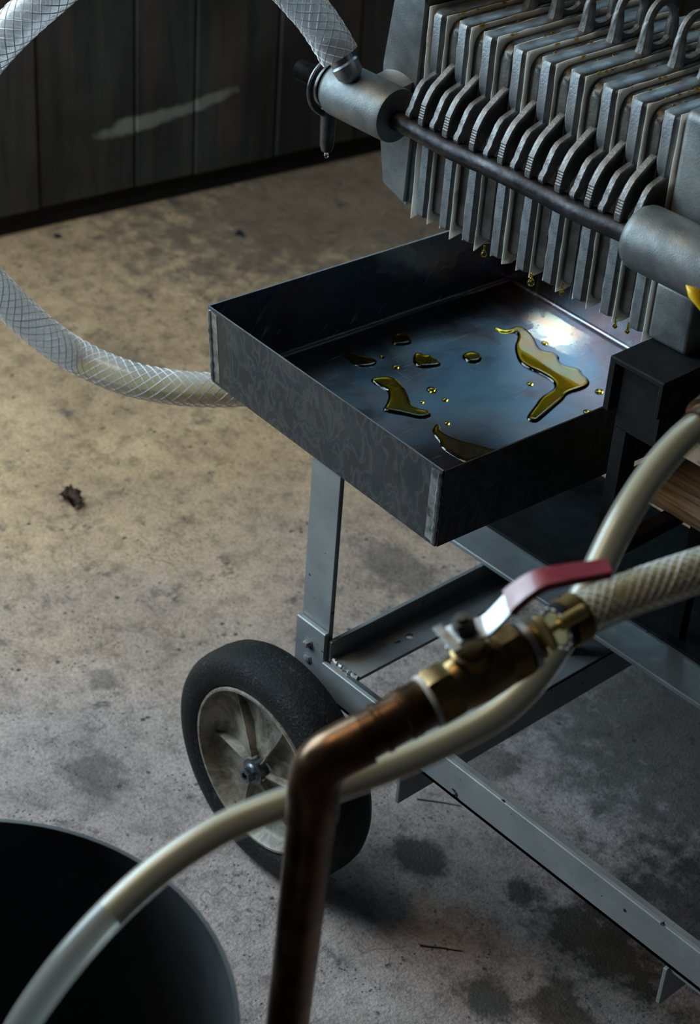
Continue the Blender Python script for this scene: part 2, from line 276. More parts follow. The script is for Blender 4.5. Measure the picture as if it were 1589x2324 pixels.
def mat_rim():
    m, nt, b = new_mat('dirty_cream_plastic'); p = pos(nt)
    g = ramp(nt, noise_t(nt, p, 30, 6, 0.7, 0.5), [(0.35, 0.0), (0.62, 1.0)])
    c = mixc(nt, g, (0.065, 0.055, 0.04), (0.33, 0.30, 0.24))
    sp = ramp(nt, noise_t(nt, p, 190, 3, 0.6), [(0.66, 0.0), (0.72, 0.9)])
    c = mixc(nt, sp, c, (0.03, 0.028, 0.024))
    lk(nt, c, b.inputs['Base Color']); b.inputs['Roughness'].default_value = 0.5
    bump(nt, b, noise_t(nt, p, 200, 4), 0.25, 0.0006)
    return m
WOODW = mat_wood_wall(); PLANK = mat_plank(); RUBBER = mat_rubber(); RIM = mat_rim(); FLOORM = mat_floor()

def mat_clear(name, col, rough=0.12, transp=0.55, diff=0.25):
    # thin flexible vinyl: part see-through, part milky, part gloss
    m, nt, b = new_mat(name); nt.nodes.remove(b)
    out = nt.nodes['Material Output']
    t = N(nt, 'ShaderNodeBsdfTransparent'); t.inputs[0].default_value = (*col, 1)
    d = N(nt, 'ShaderNodeBsdfDiffuse'); d.inputs[0].default_value = (*[c * 0.9 for c in col], 1)
    tl = N(nt, 'ShaderNodeBsdfTranslucent'); tl.inputs[0].default_value = (*[c * 0.85 for c in col], 1)
    g = N(nt, 'ShaderNodeBsdfGlossy'); g.inputs['Roughness'].default_value = rough
    a = N(nt, 'ShaderNodeAddShader'); m0 = N(nt, 'ShaderNodeMixShader'); m0.inputs[0].default_value = 0.28
    lk(nt, d.outputs[0], m0.inputs[1]); lk(nt, tl.outputs[0], m0.inputs[2])
    m1 = N(nt, 'ShaderNodeMixShader'); m1.inputs[0].default_value = diff
    lk(nt, t.outputs[0], m1.inputs[1]); lk(nt, m0.outputs[0], m1.inputs[2])
    lw = N(nt, 'ShaderNodeLayerWeight'); lw.inputs[0].default_value = 0.5
    fac = math_n(nt, 'ADD', math_n(nt, 'MULTIPLY', math_n(nt, 'POWER', lw.outputs['Facing'], 4.0), 0.5), 0.04)
    m2 = N(nt, 'ShaderNodeMixShader'); lk(nt, fac, m2.inputs[0]); lk(nt, m1.outputs[0], m2.inputs[1]); lk(nt, g.outputs[0], m2.inputs[2])
    lk(nt, m2.outputs[0], out.inputs[0])
    return m
VINYL = mat_clear('clear_vinyl', (0.95, 0.96, 0.97), 0.14, diff=0.27)
VINYLB = mat_clear('milky_vinyl', (0.95, 0.95, 0.93), 0.22, diff=0.16)
VINYLC = mat_clear('oily_vinyl', (0.95, 0.93, 0.84), 0.2, diff=0.12)
BRAID = mat_plain('white_braid', (0.78, 0.80, 0.81), (0.86, 0.87, 0.88), 0.0, 0.5, 0.6, 60)
OILHOSE = mat_clear('oil_in_hose', (0.98, 0.78, 0.26), 0.2, diff=0.8)
def mat_oil(name, col):
    m, nt, b = new_mat(name)
    b.inputs['Base Color'].default_value = (*col, 1); b.inputs['Transmission Weight'].default_value = 1.0
    b.inputs['IOR'].default_value = 1.47; b.inputs['Roughness'].default_value = 0.02
    return m
OIL = mat_oil('amber_oil', (0.86, 0.60, 0.04)); CLEARD = mat_oil('clear_drop', (0.9, 0.93, 0.95))
def mat_oilbody():
    m, nt, b = new_mat('cloudy_oil'); p = objc(nt)
    lk(nt, ramp(nt, noise_t(nt, p, 18, 3), [(0.3, (0.40, 0.34, 0.155)), (0.7, (0.47, 0.405, 0.20))]), b.inputs['Base Color'])
    b.inputs['Roughness'].default_value = 0.4
    b.inputs['Subsurface Weight'].default_value = 0.0
    return m
OILBODY = mat_oilbody()

# ---------------------------------------------------------------- mesh helpers
def smooth(bm, ang=35):
    for f in bm.faces: f.smooth = True
    for e in bm.edges:
        if len(e.link_faces) == 2 and e.calc_face_angle(0) > math.radians(ang): e.smooth = False
def obj(name, bm, mat, parent=None, sm=35, loc=None):
    bmesh.ops.recalc_face_normals(bm, faces=bm.faces)
    if sm: smooth(bm, sm)
    me = bpy.data.meshes.new(name); bm.to_mesh(me); bm.free()
    for mm in (mat if isinstance(mat, (list, tuple)) else [mat]): me.materials.append(mm)
    o = bpy.data.objects.new(name, me); COL.objects.link(o)
    if parent is not None:
        o.parent = parent
        if parent.parent is None: o.location = -V(parent.location)   # geometry is written in world space
        else: o.location = (0, 0, 0)
        o['_w'] = 1
    return o
def thing(name, label, cat, loc=(0, 0, 0), group=None):
    o = bpy.data.objects.new(name, None); COL.objects.link(o); o.location = loc; o.empty_display_size = 0.03
    o['label'] = label; o['category'] = cat
    if group: o['group'] = group
    return o
def tag(o, label, cat, group=None, kind=None):
    o['label'] = label; o['category'] = cat
    if group: o['group'] = group
    if kind: o['kind'] = kind
    return o
def box(bm, lo, hi, bev=0.0, seg=2):
    vs = bmesh.ops.create_cube(bm, size=1)['verts']
    for v in vs: v.co = V([lo[i] + (v.co[i] + 0.5) * (hi[i] - lo[i]) for i in range(3)])
    if bev:
        es = list({e for v in vs for e in v.link_edges})
        bmesh.ops.bevel(bm, geom=es, offset=bev, segments=seg, affect='EDGES', profile=0.5)
    return vs
def hexa(bm, p):   # eight corners: bottom loop then top loop
    vs = [bm.verts.new(q) for q in p]
    for f in ((3, 2, 1, 0), (4, 5, 6, 7), (0, 1, 5, 4), (1, 2, 6, 5), (2, 3, 7, 6), (3, 0, 4, 7)): bm.faces.new([vs[i] for i in f])
    return vs
def prism(bm, pts, ax, a, b, bev=0.0, seg=1):
    """extrude a 2-D outline along axis ax from a to b"""
    def mk(u, w, t):
        c = [0, 0, 0]; c[ax] = t; c[(ax + 1) % 3] = u; c[(ax + 2) % 3] = w; return c
    A = [bm.verts.new(mk(u, w, a)) for u, w in pts]; B = [bm.verts.new(mk(u, w, b)) for u, w in pts]
    n = len(pts); fs = [bm.faces.new(A), bm.faces.new(B[::-1])]
    for i in range(n): bm.faces.new((A[i], A[(i + 1) % n], B[(i + 1) % n], B[i]))
    if bev:
        es = [e for f in fs for e in f.edges]
        bmesh.ops.bevel(bm, geom=es, offset=bev, segments=seg, affect='EDGES')
def frame_of(d):
    d = V(d).normalized(); u = d.orthogonal().normalized(); return d, u, d.cross(u)
def rings_between(bm, rs):
    for a, b in zip(rs, rs[1:]):
        n = len(a)
        for i in range(n): bm.faces.new((a[i], a[(i + 1) % n], b[(i + 1) % n], b[i]))
def lathe(bm, origin, axis, prof, n=24, cap=(True, True), phase=0.0):
    """profile of (s along axis, radius)"""
    d, u, w = frame_of(axis); o = V(origin); rs = []
    for s, r in prof:
        rs.append([bm.verts.new(o + d * s + (u * math.cos(2 * math.pi * (i + phase) / n) + w * math.sin(2 * math.pi * (i + phase) / n)) * max(r, 1e-5)) for i in range(n)])
    rings_between(bm, rs)
    if cap[0]: bm.faces.new(rs[0][::-1])
    if cap[1]: bm.faces.new(rs[-1])
def spline(pts, sub=8):
    P = [V(p) for p in pts]; out = []
    P = [P[0] * 2 - P[1]] + P + [P[-1] * 2 - P[-2]]
    for i in range(1, len(P) - 2):
        p0, p1, p2, p3 = P[i - 1:i + 3]
        for k in range(sub):
            t = k / sub
            out.append(0.5 * ((2 * p1) + (-p0 + p2) * t + (2 * p0 - 5 * p1 + 4 * p2 - p3) * t * t + (-p0 + 3 * p1 - 3 * p2 + p3) * t ** 3))
    out.append(P[-2]); return out
def relax(pts, it=3):
    P = [V(p) for p in pts]
    for _ in range(it): P = [P[0]] + [(P[i - 1] + P[i] * 2 + P[i + 1]) / 4 for i in range(1, len(P) - 1)] + [P[-1]]
    return P
def frames(path):
    fr = []; T = [(path[min(i + 1, len(path) - 1)] - path[max(i - 1, 0)]).normalized() for i in range(len(path))]
    u = T[0].orthogonal().normalized()
    for t in T:
        u = (u - t * u.dot(t)).normalized(); fr.append((t, u, t.cross(u)))
    return fr
def tube(bm, path, r, n=16, cap=True, rf=None):
    fr = frames(path); rs = []
    for i, p in enumerate(path):
        t, u, w = fr[i]; rr = rf(i / (len(path) - 1)) if rf else r
        rs.append([bm.verts.new(p + (u * math.cos(2 * math.pi * k / n) + w * math.sin(2 * math.pi * k / n)) * rr) for k in range(n)])
    rings_between(bm, rs)
    if cap: bm.faces.new(rs[0][::-1]); bm.faces.new(rs[-1])
def shell_tube(bm, path, r, wall, n=20):
    fr = frames(path); O_, I_ = [], []
    for i, p in enumerate(path):
        t, u, w = fr[i]
        for L, rr in ((O_, r), (I_, r - wall)):
            L.append([bm.verts.new(p + (u * math.cos(2 * math.pi * k / n) + w * math.sin(2 * math.pi * k / n)) * rr) for k in range(n)])
    rings_between(bm, O_); rings_between(bm, I_)
    for k in (0, -1):
        for i in range(n): bm.faces.new((O_[k][i], O_[k][(i + 1) % n], I_[k][(i + 1) % n], I_[k][i]))
def braid(bm, path, r, starts, pitch, tr):
    fr = frames(path); s = [0.0]
    for a, b in zip(path, path[1:]): s.append(s[-1] + (b - a).length)
    for sg in (1, -1):
        for k in range(starts):
            pp = []
            for i, p in enumerate(path):
                a = 2 * math.pi * (k / starts + sg * s[i] / pitch); t, u, w = fr[i]
                pp.append(p + (u * math.cos(a) + w * math.sin(a)) * r)
            tube(bm, pp, tr, 3, False)
def densify(path, step):
    out = []
    for a, b in zip(path, path[1:]):
        n = max(1, int(math.ceil((b - a).length / step)))
        out += [a.lerp(b, i / n) for i in range(n)]
    return out + [path[-1]]
def fix_parent_offset(o): pass

# ---------------------------------------------------------------- the setting
bm = bmesh.new(); box(bm, (-3.2, -3.0, -0.1), (3.0, 4.0, 0.0))
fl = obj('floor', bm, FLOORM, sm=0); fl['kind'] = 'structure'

wall = bpy.data.objects.new('wall_back', None); COL.objects.link(wall); wall['kind'] = 'structure'
wall.location = (-1.3278, 0.5647, 0); wall.rotation_euler = (0, 0, math.atan2(-0.0504, 0.40))
bm = bmesh.new(); box(bm, (-0.16, -0.51, 0.0), (-0.10, 2.6, 2.6))
o = obj('backing', bm, mat_plain('backing_black', (0.004, 0.004, 0.005), (0.008, 0.008, 0.008), 0, 0.8, 0.9)); o.parent = wall; o.location = (0, 0, 0)
bm = bmesh.new(); box(bm, (-0.060, -0.51, 0.0), (-0.012, 2.6, 0.0365))  # black strip added to stand in for the shade under the boards
o = obj('shade_strip', bm, bpy.data.materials['backing_black']); o.parent = wall; o.location = (0, 0, 0)
edges = [-0.51, -0.31, -0.12, 0.075, 0.252, 0.366, 0.53, 0.70, 0.88, 1.08, 1.27, 1.48, 1.68, 1.9, 2.12, 2.36, 2.6]
for a, b in zip(edges, edges[1:]):
    bm = bmesh.new(); dx = random.uniform(-0.003, 0.003)
    box(bm, (-0.03 + dx, a + 0.002, 0.038 + random.uniform(-0.001, 0.002)), (dx, b - 0.002, 2.6), 0.002, 1)
    o = obj('plank', bm, WOODW); o.parent = wall; o.location = (0, 0, 0)

# ---------------------------------------------------------------- filter press: heads and guide rails
TH = 0.0175                                           # thick plates; XB holds the left face of each
Y0, Y1, Z0, Z1 = 0.231, 0.431, 0.635, 0.829
RY, RZ, RR = 0.208, 0.7290, 0.0093                    # near guide rail
RYF = Y0 + Y1 - RY
BZ = RZ + 0.0045

def boss_bm(x0, x1, y, r=0.0255):
    bm = bmesh.new()
    lathe(bm, (x0, y, BZ), (1, 0, 0), [(0, r * 0.80), (0.002, r * 0.91), (0.006, r * 0.98), (0.010, r), (x1 - x0 - 0.003, r), (x1 - x0, r * 0.97)], 40)
    return bm
def head(name, label, loc):
    return thing(name, label, 'end block', loc)
lh = head('end_block', 'cast left head of the filter press with a round boss under the hose end', (-0.11, 0.33, 0.64))
bm = bmesh.new()
pr = [(-0.131, 0.702), (-0.1245, 0.648), (-0.0885, 0.636), (-0.0868, 0.83), (-0.0868, 0.87), (-0.119, 0.90), (-0.124, 0.83), (-0.1325, 0.765)]
A = [bm.verts.new((x, Y0, z)) for x, z in pr]; B = [bm.verts.new((x, Y1, z)) for x, z in pr]
n = len(pr); fs = [bm.faces.new(A), bm.faces.new(B[::-1])]
for i in range(n): fs.append(bm.faces.new((A[i], A[(i + 1) % n], B[(i + 1) % n], B[i])))
bmesh.ops.bevel(bm, geom=list(bm.edges), offset=0.004, segments=2, affect='EDGES')
obj('head_block', bm, HEADM, lh)
rh = head('end_block', 'cast right head of the filter press with a big round boss at the right edge', (0.23, 0.33, Z0))
bm = bmesh.new(); box(bm, (0.2065, Y0, Z0), (0.250, Y1, 0.690), 0.005, 3); box(bm, (0.2045, Y0, 0.685), (0.275, Y1, 0.838), 0.008, 4)
obj('head_block', bm, HEADM, rh)
for y in (RY, RYF):
    bl = obj('boss', boss_bm(-0.170, -0.087, y), HEADM, lh)
    s_ = 1 if y == RY else -1; yf = Y0 + 0.003 if s_ == 1 else Y1 - 0.003; bm = bmesh.new(); rs = []
    for k in range(9):
        x = -0.129 + 0.036 * k / 8; hh = 0.009 * math.sin(math.pi * (0.12 + 0.76 * k / 8)); ring = []
        for q in range(7):
            t = q / 6; ring.append(bm.verts.new((x, y + s_ * 0.006 + (yf - y - s_ * 0.006) * t, BZ + 0.0225 + hh * t ** 2.2)))
        ring += [bm.verts.new((x, yf, BZ - 0.005)), bm.verts.new((x, y + s_ * 0.006, BZ - 0.005))]; rs.append(ring)
    rings_between(bm, rs); bm.faces.new(rs[0][::-1]); bm.faces.new(rs[-1]); obj('fillet', bm, HEADM, bl, 60)
    br = obj('boss', boss_bm(0.1975, 0.330, y, 0.0275), HEADM, rh)
    bm = bmesh.new()
    path = [V((-0.0868 + i * (0.2818 / 30), y + 0.0006 * math.sin(i * 0.7), RZ + 0.0008 * math.sin(i * 0.45 + 1))) for i in range(31)]
    tube(bm, path, RR, 20)
    tag(obj('guide_rail', bm, RAILM), 'dark round steel guide rail under the near plate ears' if y == RY else 'dark round steel guide rail under the far plate ears behind the plates', 'rail')
    bm = bmesh.new(); lathe(bm, (-0.2190, y, BZ), (1, 0, 0), [(-0.0014, 0.0074), (0.0, 0.0084)] + [(0.0005 + i * 0.0013, (0.0102, 0.0088)[i % 2]) for i in range(26)], 24)
    obj('threaded_end', bm, DARKST, lh)
c0 = V((-0.1715, RY, BZ)); n_ = 36
bm = bmesh.new(); tube(bm, [c0 + V((0.10 * math.cos(a), math.cos(a), math.sin(a))) * 0.0272 for a in [2 * math.pi * i / n_ for i in range(n_ + 1)]], 0.0032, 10, False)
obj('clamp_ring', bm, DARKST, lh)
bm = bmesh.new(); lathe(bm, (-0.1885, RY, BZ), (1, 0, 0), [(0, 0.011), (0.004, 0.017), (0.012, 0.022), (0.0175, 0.0225)], 28)
obj('collar', bm, DARKST, lh)
bm = bmesh.new(); lathe(bm, (-0.172, RY - 0.004, BZ - 0.020), (0.02, -0.02, -1), [(0, 0.0072), (0.004, 0.0078), (0.038, 0.0066), (0.043, 0.005), (0.0455, 0.001)], 20)
obj('drain_pin', bm, DARKST, lh)
bm = bmesh.new(); hd = (V(HOSE_A[0]) - V(HOSE_A[1])).normalized(); lathe(bm, V(HOSE_A[0]) + hd * 0.002, hd, [(-0.02, 0.0105), (0.004, 0.0115), (0.006, 0.0135), (0.016, 0.0125), (0.022, 0.008)], 24)
obj('hose_spigot', bm, CHROME, lh)
bm = bmesh.new(); bmesh.ops.create_uvsphere(bm, u_segments=12, v_segments=8, radius=0.0022, matrix=Matrix.Translation((-0.1711, RY - 0.0049, BZ - 0.0672)) @ Matrix.Diagonal((1, 1, 1.5, 1)))
tag(obj('water_drop', bm, CLEARD, sm=80), 'tiny clear drop hanging from the tip of the steel drain pin', 'drop')

# ---------------------------------------------------------------- filter plates, spacer plates and papers
RIB_O = [(0.2440, 0.7905), (0.2335, 0.7850), (0.2214, 0.7768), (0.2150, 0.7722), (0.2105, 0.7668), (0.2065, 0.7600)]
RIB_O += [(0.2047 - 0.00022 * i + (0.0005 if i % 2 else 0), 0.7565 - 0.00115 * i) for i in range(12)] + [(0.2022, 0.7415), (0.2030, 0.7383)]
KNB_O = [(0.2440, 0.7790), (0.2354, 0.7755), (0.2256, 0.7728), (0.2190, 0.7703), (0.2143, 0.7655), (0.2110, 0.7590), (0.2082, 0.7530), (0.2070, 0.7490), (0.2052, 0.7468), (0.2034, 0.7440), (0.2030, 0.7410), (0.2045, 0.7384)]
UNDER = [(0.2080, 0.7388), (0.2130, 0.7380), (0.2160, 0.7420), (0.2230, 0.7500), (0.2440, 0.7540)]
def ear_bm(kind, xc, wd, far=False):
    bm = bmesh.new(); O_ = [V((0, y, z)) for y, z in (RIB_O if kind == 'ribbed' else KNB_O)]
    U_ = [V((0, y, z)) for y, z in UNDER]
    fl = (lambda p: V((p.x, Y0 + Y1 - p.y, p.z))) if far else (lambda p: p)
    # thin web
    poly = [p + V((0, 0.001, -0.0008)) for p in O_] + U_; th = wd * 0.27
    A = [bm.verts.new(fl(p + V((xc - th, 0, 0)))) for p in poly]; B = [bm.verts.new(fl(p + V((xc + th, 0, 0)))) for p in poly]
    fa, fb = bm.faces.new(A), bm.faces.new(B[::-1]); m_ = len(poly)
    for i in range(m_): bm.faces.new((A[i], A[(i + 1) % m_], B[(i + 1) % m_], B[i]))
    bmesh.ops.triangulate(bm, faces=[fa, fb])
    # wider rim along the outer edge
    rs = []
    for i, p in enumerate(O_):
        t = (O_[min(i + 2, len(O_) - 1)] - O_[max(i - 2, 0)]).normalized(); nr = V((0, -t.z, t.y))
        nr = nr if nr.y > 0 else -nr
        q = p + nr * 0.0030; h = wd / 2
        rs.append([bm.verts.new(fl(v)) for v in (p + V((xc - h + 0.0008, 0, 0)), p + V((xc + h - 0.0008, 0, 0)), p + nr * 0.0008 + V((xc + h, 0, 0)), q + V((xc + h, 0, 0)), q + V((xc - h, 0, 0)), p + nr * 0.0008 + V((xc - h, 0, 0)))])
    rings_between(bm, rs); bm.faces.new(rs[0][::-1]); bm.faces.new(rs[-1])
    return bm
ordn = ['first', 'second', 'third', 'fourth', 'fifth', 'sixth', 'seventh', 'eighth', 'ninth']
def plate_bm():
    """loft of eight-sided sections: full, waisted behind the ears, full again"""
    bm = bmesh.new(); rs = []
    def sec(z, xi, yi, cl, cr):
        x0, x1, y0, y1 = xi, TH - xi, Y0 + yi, Y1 - yi
        return [bm.verts.new(q) for q in ((x0, y0 + cl, z), (x0 + cl, y0, z), (x1 - cr, y0, z), (x1, y0 + cr, z), (x1, y1 - cr, z), (x1 - cr, y1, z), (x0 + cl, y1, z), (x0, y1 - cl, z))]
    cl, cr = 0.0052, 0.0040
    for a in ((Z0, 0.0012, 0.002, 0.0045, 0.0035), (Z0 + 0.002, 0, 0, cl, cr), (0.708, 0, 0, cl, cr), (0.716, 0.004, 0.004, 0.0030, 0.0030), (0.766, 0.0045, 0.0045, 0.0030, 0.0030), (0.7725, 0.0030, 0.0030, 0.0036, 0.0034), (0.778, 0.0010, 0.0010, 0.0046, 0.0038), (0.784, 0, 0, cl, cr), (Z1 - 0.0042, 0, 0, cl, cr), (Z1 - 0.0012, 0.0006, 0.0018, 0.0056, 0.0042), (Z1, 0.0018, 0.0046, 0.0052, 0.0040)):
        rs.append(sec(*a))
    rings_between(bm, rs); bm.faces.new(rs[0][::-1]); bm.faces.new(rs[-1])
    return bm
def ring_bm(xc):
    bm = bmesh.new(); yc = 0.3335; hw = 0.0165
    out = [V((xc, yc - hw * math.cos(math.pi * i / 24), Z1 + 0.022 + 0.0185 * math.sin(math.pi * i / 24))) for i in range(25)]
    path = [V((xc, yc - hw - 0.003, Z1 - 0.006)), V((xc, yc - hw - 0.0006, Z1 + 0.004)), V((xc, yc - hw, Z1 + 0.013))] + out + [V((xc, yc + hw, Z1 + 0.013)), V((xc, yc + hw + 0.0006, Z1 + 0.004)), V((xc, yc + hw + 0.003, Z1 - 0.006))]
    tube(bm, path, 0.0042, 10, True, lambda t: 0.0042 + 0.003 * max(0, abs(t - 0.5) * 2 - 0.72) / 0.28)
    path = [V((xc, yc - hw + 0.001, Z1 + 0.009)), V((xc, yc - hw * 0.6, Z1 + 0.003)), V((xc, yc, Z1 + 0.0008)), V((xc, yc + hw * 0.6, Z1 + 0.003)), V((xc, yc + hw - 0.001, Z1 + 0.009))]
    tube(bm, spline(path, 4), 0.0038, 8)
    return bm
def place(proto, x, **kw):
    """copy a thing with its parts, moved along x"""
    r = proto.copy(); COL.objects.link(r); r.location = (x, proto.location.y, proto.location.z)
    for ch in list(proto.children):
        c = ch.copy(); COL.objects.link(c); c.parent = r
    for k, v in kw.items(): r[k] = v
    return r
pl = thing('filter_plate', '', 'filter plate', (0, 0.331, Z0), 'thick filter plates in the press')
obj('plate_body', plate_bm(), ALU, pl)
obj('ear', ear_bm('knobbed', 0.0102, 0.0066), EARM, pl); obj('ear', ear_bm('knobbed', 0.0102, 0.0066, True), EARM, pl)
obj('lifting_ring', ring_bm(TH / 2), EARM, pl)
for k, x in enumerate(XB):
    lab = 'thick cast aluminium filter plate with lifting ring, %s counted from the left head' % ordn[k]
    if k == 8: lab = 'thick cast aluminium filter plate with lifting ring, right beside the right head'
    if k == 0: pl.location.x = x; pl['label'] = lab
    else:
        r = place(pl, x, label=lab); r.location.z += random.uniform(-0.0010, 0.0010)
def spacer_bm():
    """slim plate with rounded corners, set back from the thick plates"""
    bm = bmesh.new(); y0, y1, z0, z1, r = Y0 + 0.0068, Y1 - 0.0068, Z0 + 0.004, Z1 - 0.0050, 0.013; pts = []
    for cy, cz, a0 in ((y1 - r, z1 - r, 0), (y0 + r, z1 - r, 90), (y0 + r * 0.4, z0 + r * 0.4, 180), (y1 - r * 0.4, z0 + r * 0.4, 270)):
        rr = r if a0 < 180 else r * 0.4
        for i in range(7):
            a = math.radians(a0 + 15 * i); pts.append((cy + rr * math.cos(a), cz + rr * math.sin(a)))
    prism(bm, pts, 0, 0.0, 0.0105, 0.0012, 1)
    return bm
fr0 = thing('spacer_plate', '', 'spacer plate', (0, 0.331, Z0), 'thin recessed spacer plates in the press')
obj('plate_body', spacer_bm(), SPACER, fr0)
obj('ear', ear_bm('ribbed', 0.0085, 0.0072), EARM, fr0); obj('ear', ear_bm('ribbed', 0.0085, 0.0072, True), EARM, fr0)
for k in range(8):
    x = (XB[k] + TH + XB[k + 1]) / 2 - 0.00525
    lab = 'thin recessed spacer plate between the %s and %s thick plates from the left' % (ordn[k], ordn[k + 1])
    if k == 0: fr0.location.x = x; fr0['label'] = lab
    else: place(fr0, x, label=lab)
def paper_bm(seed, dy, top):
    bm = bmesh.new(); rnd = random.Random(seed); ny, nz = 16, 16; g = {}
    for i in range(ny + 1):
        for j in range(nz + 1):
            y = Y0 + dy + (Y1 - Y0 - 2 * dy) * i / ny; z = 0.6320 + (top - 0.6320) * j / nz
            if j == 0: z += rnd.uniform(-0.0040, 0.0010)
            if j == nz: z += rnd.uniform(-0.0005, 0.0006)
            if i == 0: y += rnd.uniform(-0.0006, 0.0005)
            g[i, j] = [bm.verts.new((s, y, z)) for s in (-0.0004, 0.0004)]
    for i in range(ny):
        for j in range(nz):
            for s in (0, 1): bm.faces.new((g[i, j][s], g[i + 1, j][s], g[i + 1, j + 1][s], g[i, j + 1][s]))
    rim = [(i, 0) for i in range(ny)] + [(ny, j) for j in range(nz)] + [(i, nz) for i in range(ny, 0, -1)] + [(0, j) for j in range(nz, 0, -1)]
    for a, b in zip(rim, rim[1:] + rim[:1]): bm.faces.new((g[a][0], g[b][0], g[b][1], g[a][1]))
    return bm
def paper(x, lab, seed, dy=0.0016, top=0.8290):
    o = obj('filter_paper', paper_bm(seed, dy, top), PAPER, sm=0); o.location.x = x
    tag(o, lab, 'filter paper', 'white filter papers between the plates')
for k in range(9):
    if k < 8: paper(XB[k] + TH + 0.0006, 'white filter paper against the right face of the %s thick plate from the left' % ordn[k], 30 + k, random.choice((0.0016, 0.0026, 0.0034)), 0.8280 + random.uniform(-0.0006, 0.001))
    if k: paper(XB[k] - 0.0006, 'white filter paper against the left face of the %s thick plate from the left' % (ordn[k]), 10 + k, 0.0064, 0.8268)
paper(XB[0] - 0.0015, 'white filter paper at the left face of the first thick plate', 3, 0.0005, 0.831)
paper(0.20265, 'white filter paper between the last thick plate and the right head', 4, 0.0005, 0.831)

bm = bmesh.new(); rnd = random.Random(5)
for k in range(9):
    for x in ((XB[k] + TH + 0.0012, XB[k] - 0.0012) if k else (XB[k] + TH + 0.0012,)):
        for q in range(rnd.choice((3, 5, 9))):
            y = rnd.uniform(Y0 + 0.012, Y1 - 0.02) if rnd.random() < 0.6 else rnd.uniform(Y0 + 0.012, Y0 + 0.07); r = rnd.uniform(0.0008, 0.0019)
            bmesh.ops.create_icosphere(bm, subdivisions=1, radius=r, matrix=Matrix.Translation((x + rnd.uniform(-0.001, 0.001), y, Z1 - 0.0012)) @ Matrix.Diagonal((1, rnd.uniform(1, 2), 0.8, 1)))
tag(obj('oil_residue', bm, OIL, sm=80), 'amber oily crumbs scattered along the filter paper tops', 'residue', kind='stuff')

# ---------------------------------------------------------------- drip tray
ang = math.atan2(0.0633 - 0.0806, 0.149 + 0.1783)
ux, vx = V((math.cos(ang), math.sin(ang), 0)), V((-math.sin(ang), math.cos(ang), 0))
TO = V((-0.1778, 0.0795, 0.4606))
def T(u, v, z): return TO + ux * u + vx * v + V((0, 0, z))
UL, VL, TZ, FLR, WT = 0.328, 0.392, 0.080, 0.004, 0.0016
tray = thing('drip_tray', 'square sheet steel drip tray with upright walls under the filter press', 'tray', (-0.01, 0.27, 0.4606))
bm = bmesh.new(); hexa(bm, [T(0, 0, -WT), T(UL, 0, -WT), T(UL, VL, -WT), T(0, VL, -WT), T(0, 0, 0), T(UL, 0, 0), T(UL, VL, 0), T(0, VL, 0)])
obj('tray_floor', bm, TIN, tray, 0)
def wall_bm(a, b, n):   # a, b bottom corners in (u, v); n outward
    bm = bmesh.new()
    def q(p, off, z):
        return T(p[0] + n[0] * off + ext(p)[0] * (z / TZ), p[1] + n[1] * off + ext(p)[1] * (z / TZ), z)
    def ext(p): return ((-1 if p[0] < UL / 2 else 1) * FLR, (-1 if p[1] < VL / 2 else 1) * FLR)
    hexa(bm, [q(a, 0, -WT), q(b, 0, -WT), q(b, WT, -WT), q(a, WT, -WT), q(a, 0, TZ), q(b, 0, TZ), q(b, WT, TZ), q(a, WT, TZ)])
    bm.faces.ensure_lookup_table(); bm.normal_update()
    nn = (ux * n[0] + vx * n[1])
    for f in bm.faces:
        c = f.calc_center_median(); fn = f.normal
        if abs(fn.z) > 0.9: f.material_index = 2
        elif fn.dot(nn) > 0.5 or fn.dot(nn) < -0.5:
            mid = sum((v.co for v in bm.verts), V()) / 8
            f.material_index = 1 if (c - mid).dot(nn) > 0 else 0
    return bm
c00, c10, c11, c01 = (0, 0), (UL, 0), (UL, VL), (0, VL)
obj('front_wall', wall_bm(c00, c10, (0, -1)), [TIN, TOUT, EDGE], tray, 0)
obj('right_wall', wall_bm(c10, c11, (1, 0)), [TIN, TOUT, DARKST], tray, 0)
obj('back_wall', wall_bm(c11, c01, (0, 1)), [TIN, TOUT, EDGE], tray, 0)
obj('left_wall', wall_bm(c01, c00, (-1, 0)), [TIN, TOUT, EDGE], tray, 0)
for kind in ('back', 'left'):
    bm = bmesh.new(); rs = []; rr = 0.0045
    for i in range(7):
        a = math.pi / 2 * i / 6; o_, z_ = rr * math.sin(a), rr * (1 - math.cos(a))
        if kind == 'back': rs.append([bm.verts.new(T(u, VL - rr + o_ + 0.0002, z_ + 0.0002)) for u in (0, UL)])
        else: rs.append([bm.verts.new(T(rr - o_ - 0.0002, v, z_ + 0.0002)) for v in (0, VL)])
    for a, b in zip(rs, rs[1:]): bm.faces.new((a[0], a[1], b[1], b[0]))
    o = obj('sheet_bend', bm, TIN, tray)
for (u, v, su) in ((0, 0, -1), (UL, 0, 1)):
    bm = bmesh.new(); n = 14
    path = [T(u + su * FLR * t - su * 0.002, v - 0.0014 - FLR * t, TZ * t) for t in [0.02 + 0.94 * i / n for i in range(n + 1)]]
    tube(bm, path, 0.0022, 8, True, lambda t: 0.0022 + 0.0006 * math.sin(t * 37) + 0.0004 * math.sin(t * 91))
    obj('weld_bead', bm, WELD, tray)
    bm = bmesh.new()     # ground-flat band beside the weld
    a = lambda du, t: T(u + su * FLR * t - su * du, v - 0.0019 - FLR * t, TZ * t)
    hexa(bm, [a(0.002, 0.02), a(0.013, 0.03), a(0.013, 0.03) + vx * 0.001, a(0.002, 0.02) + vx * 0.001, a(0.002, 0.97), a(0.013, 0.95), a(0.013, 0.95) + vx * 0.001, a(0.002, 0.97) + vx * 0.001])
    obj('weld_band', bm, WELD, tray, 0)

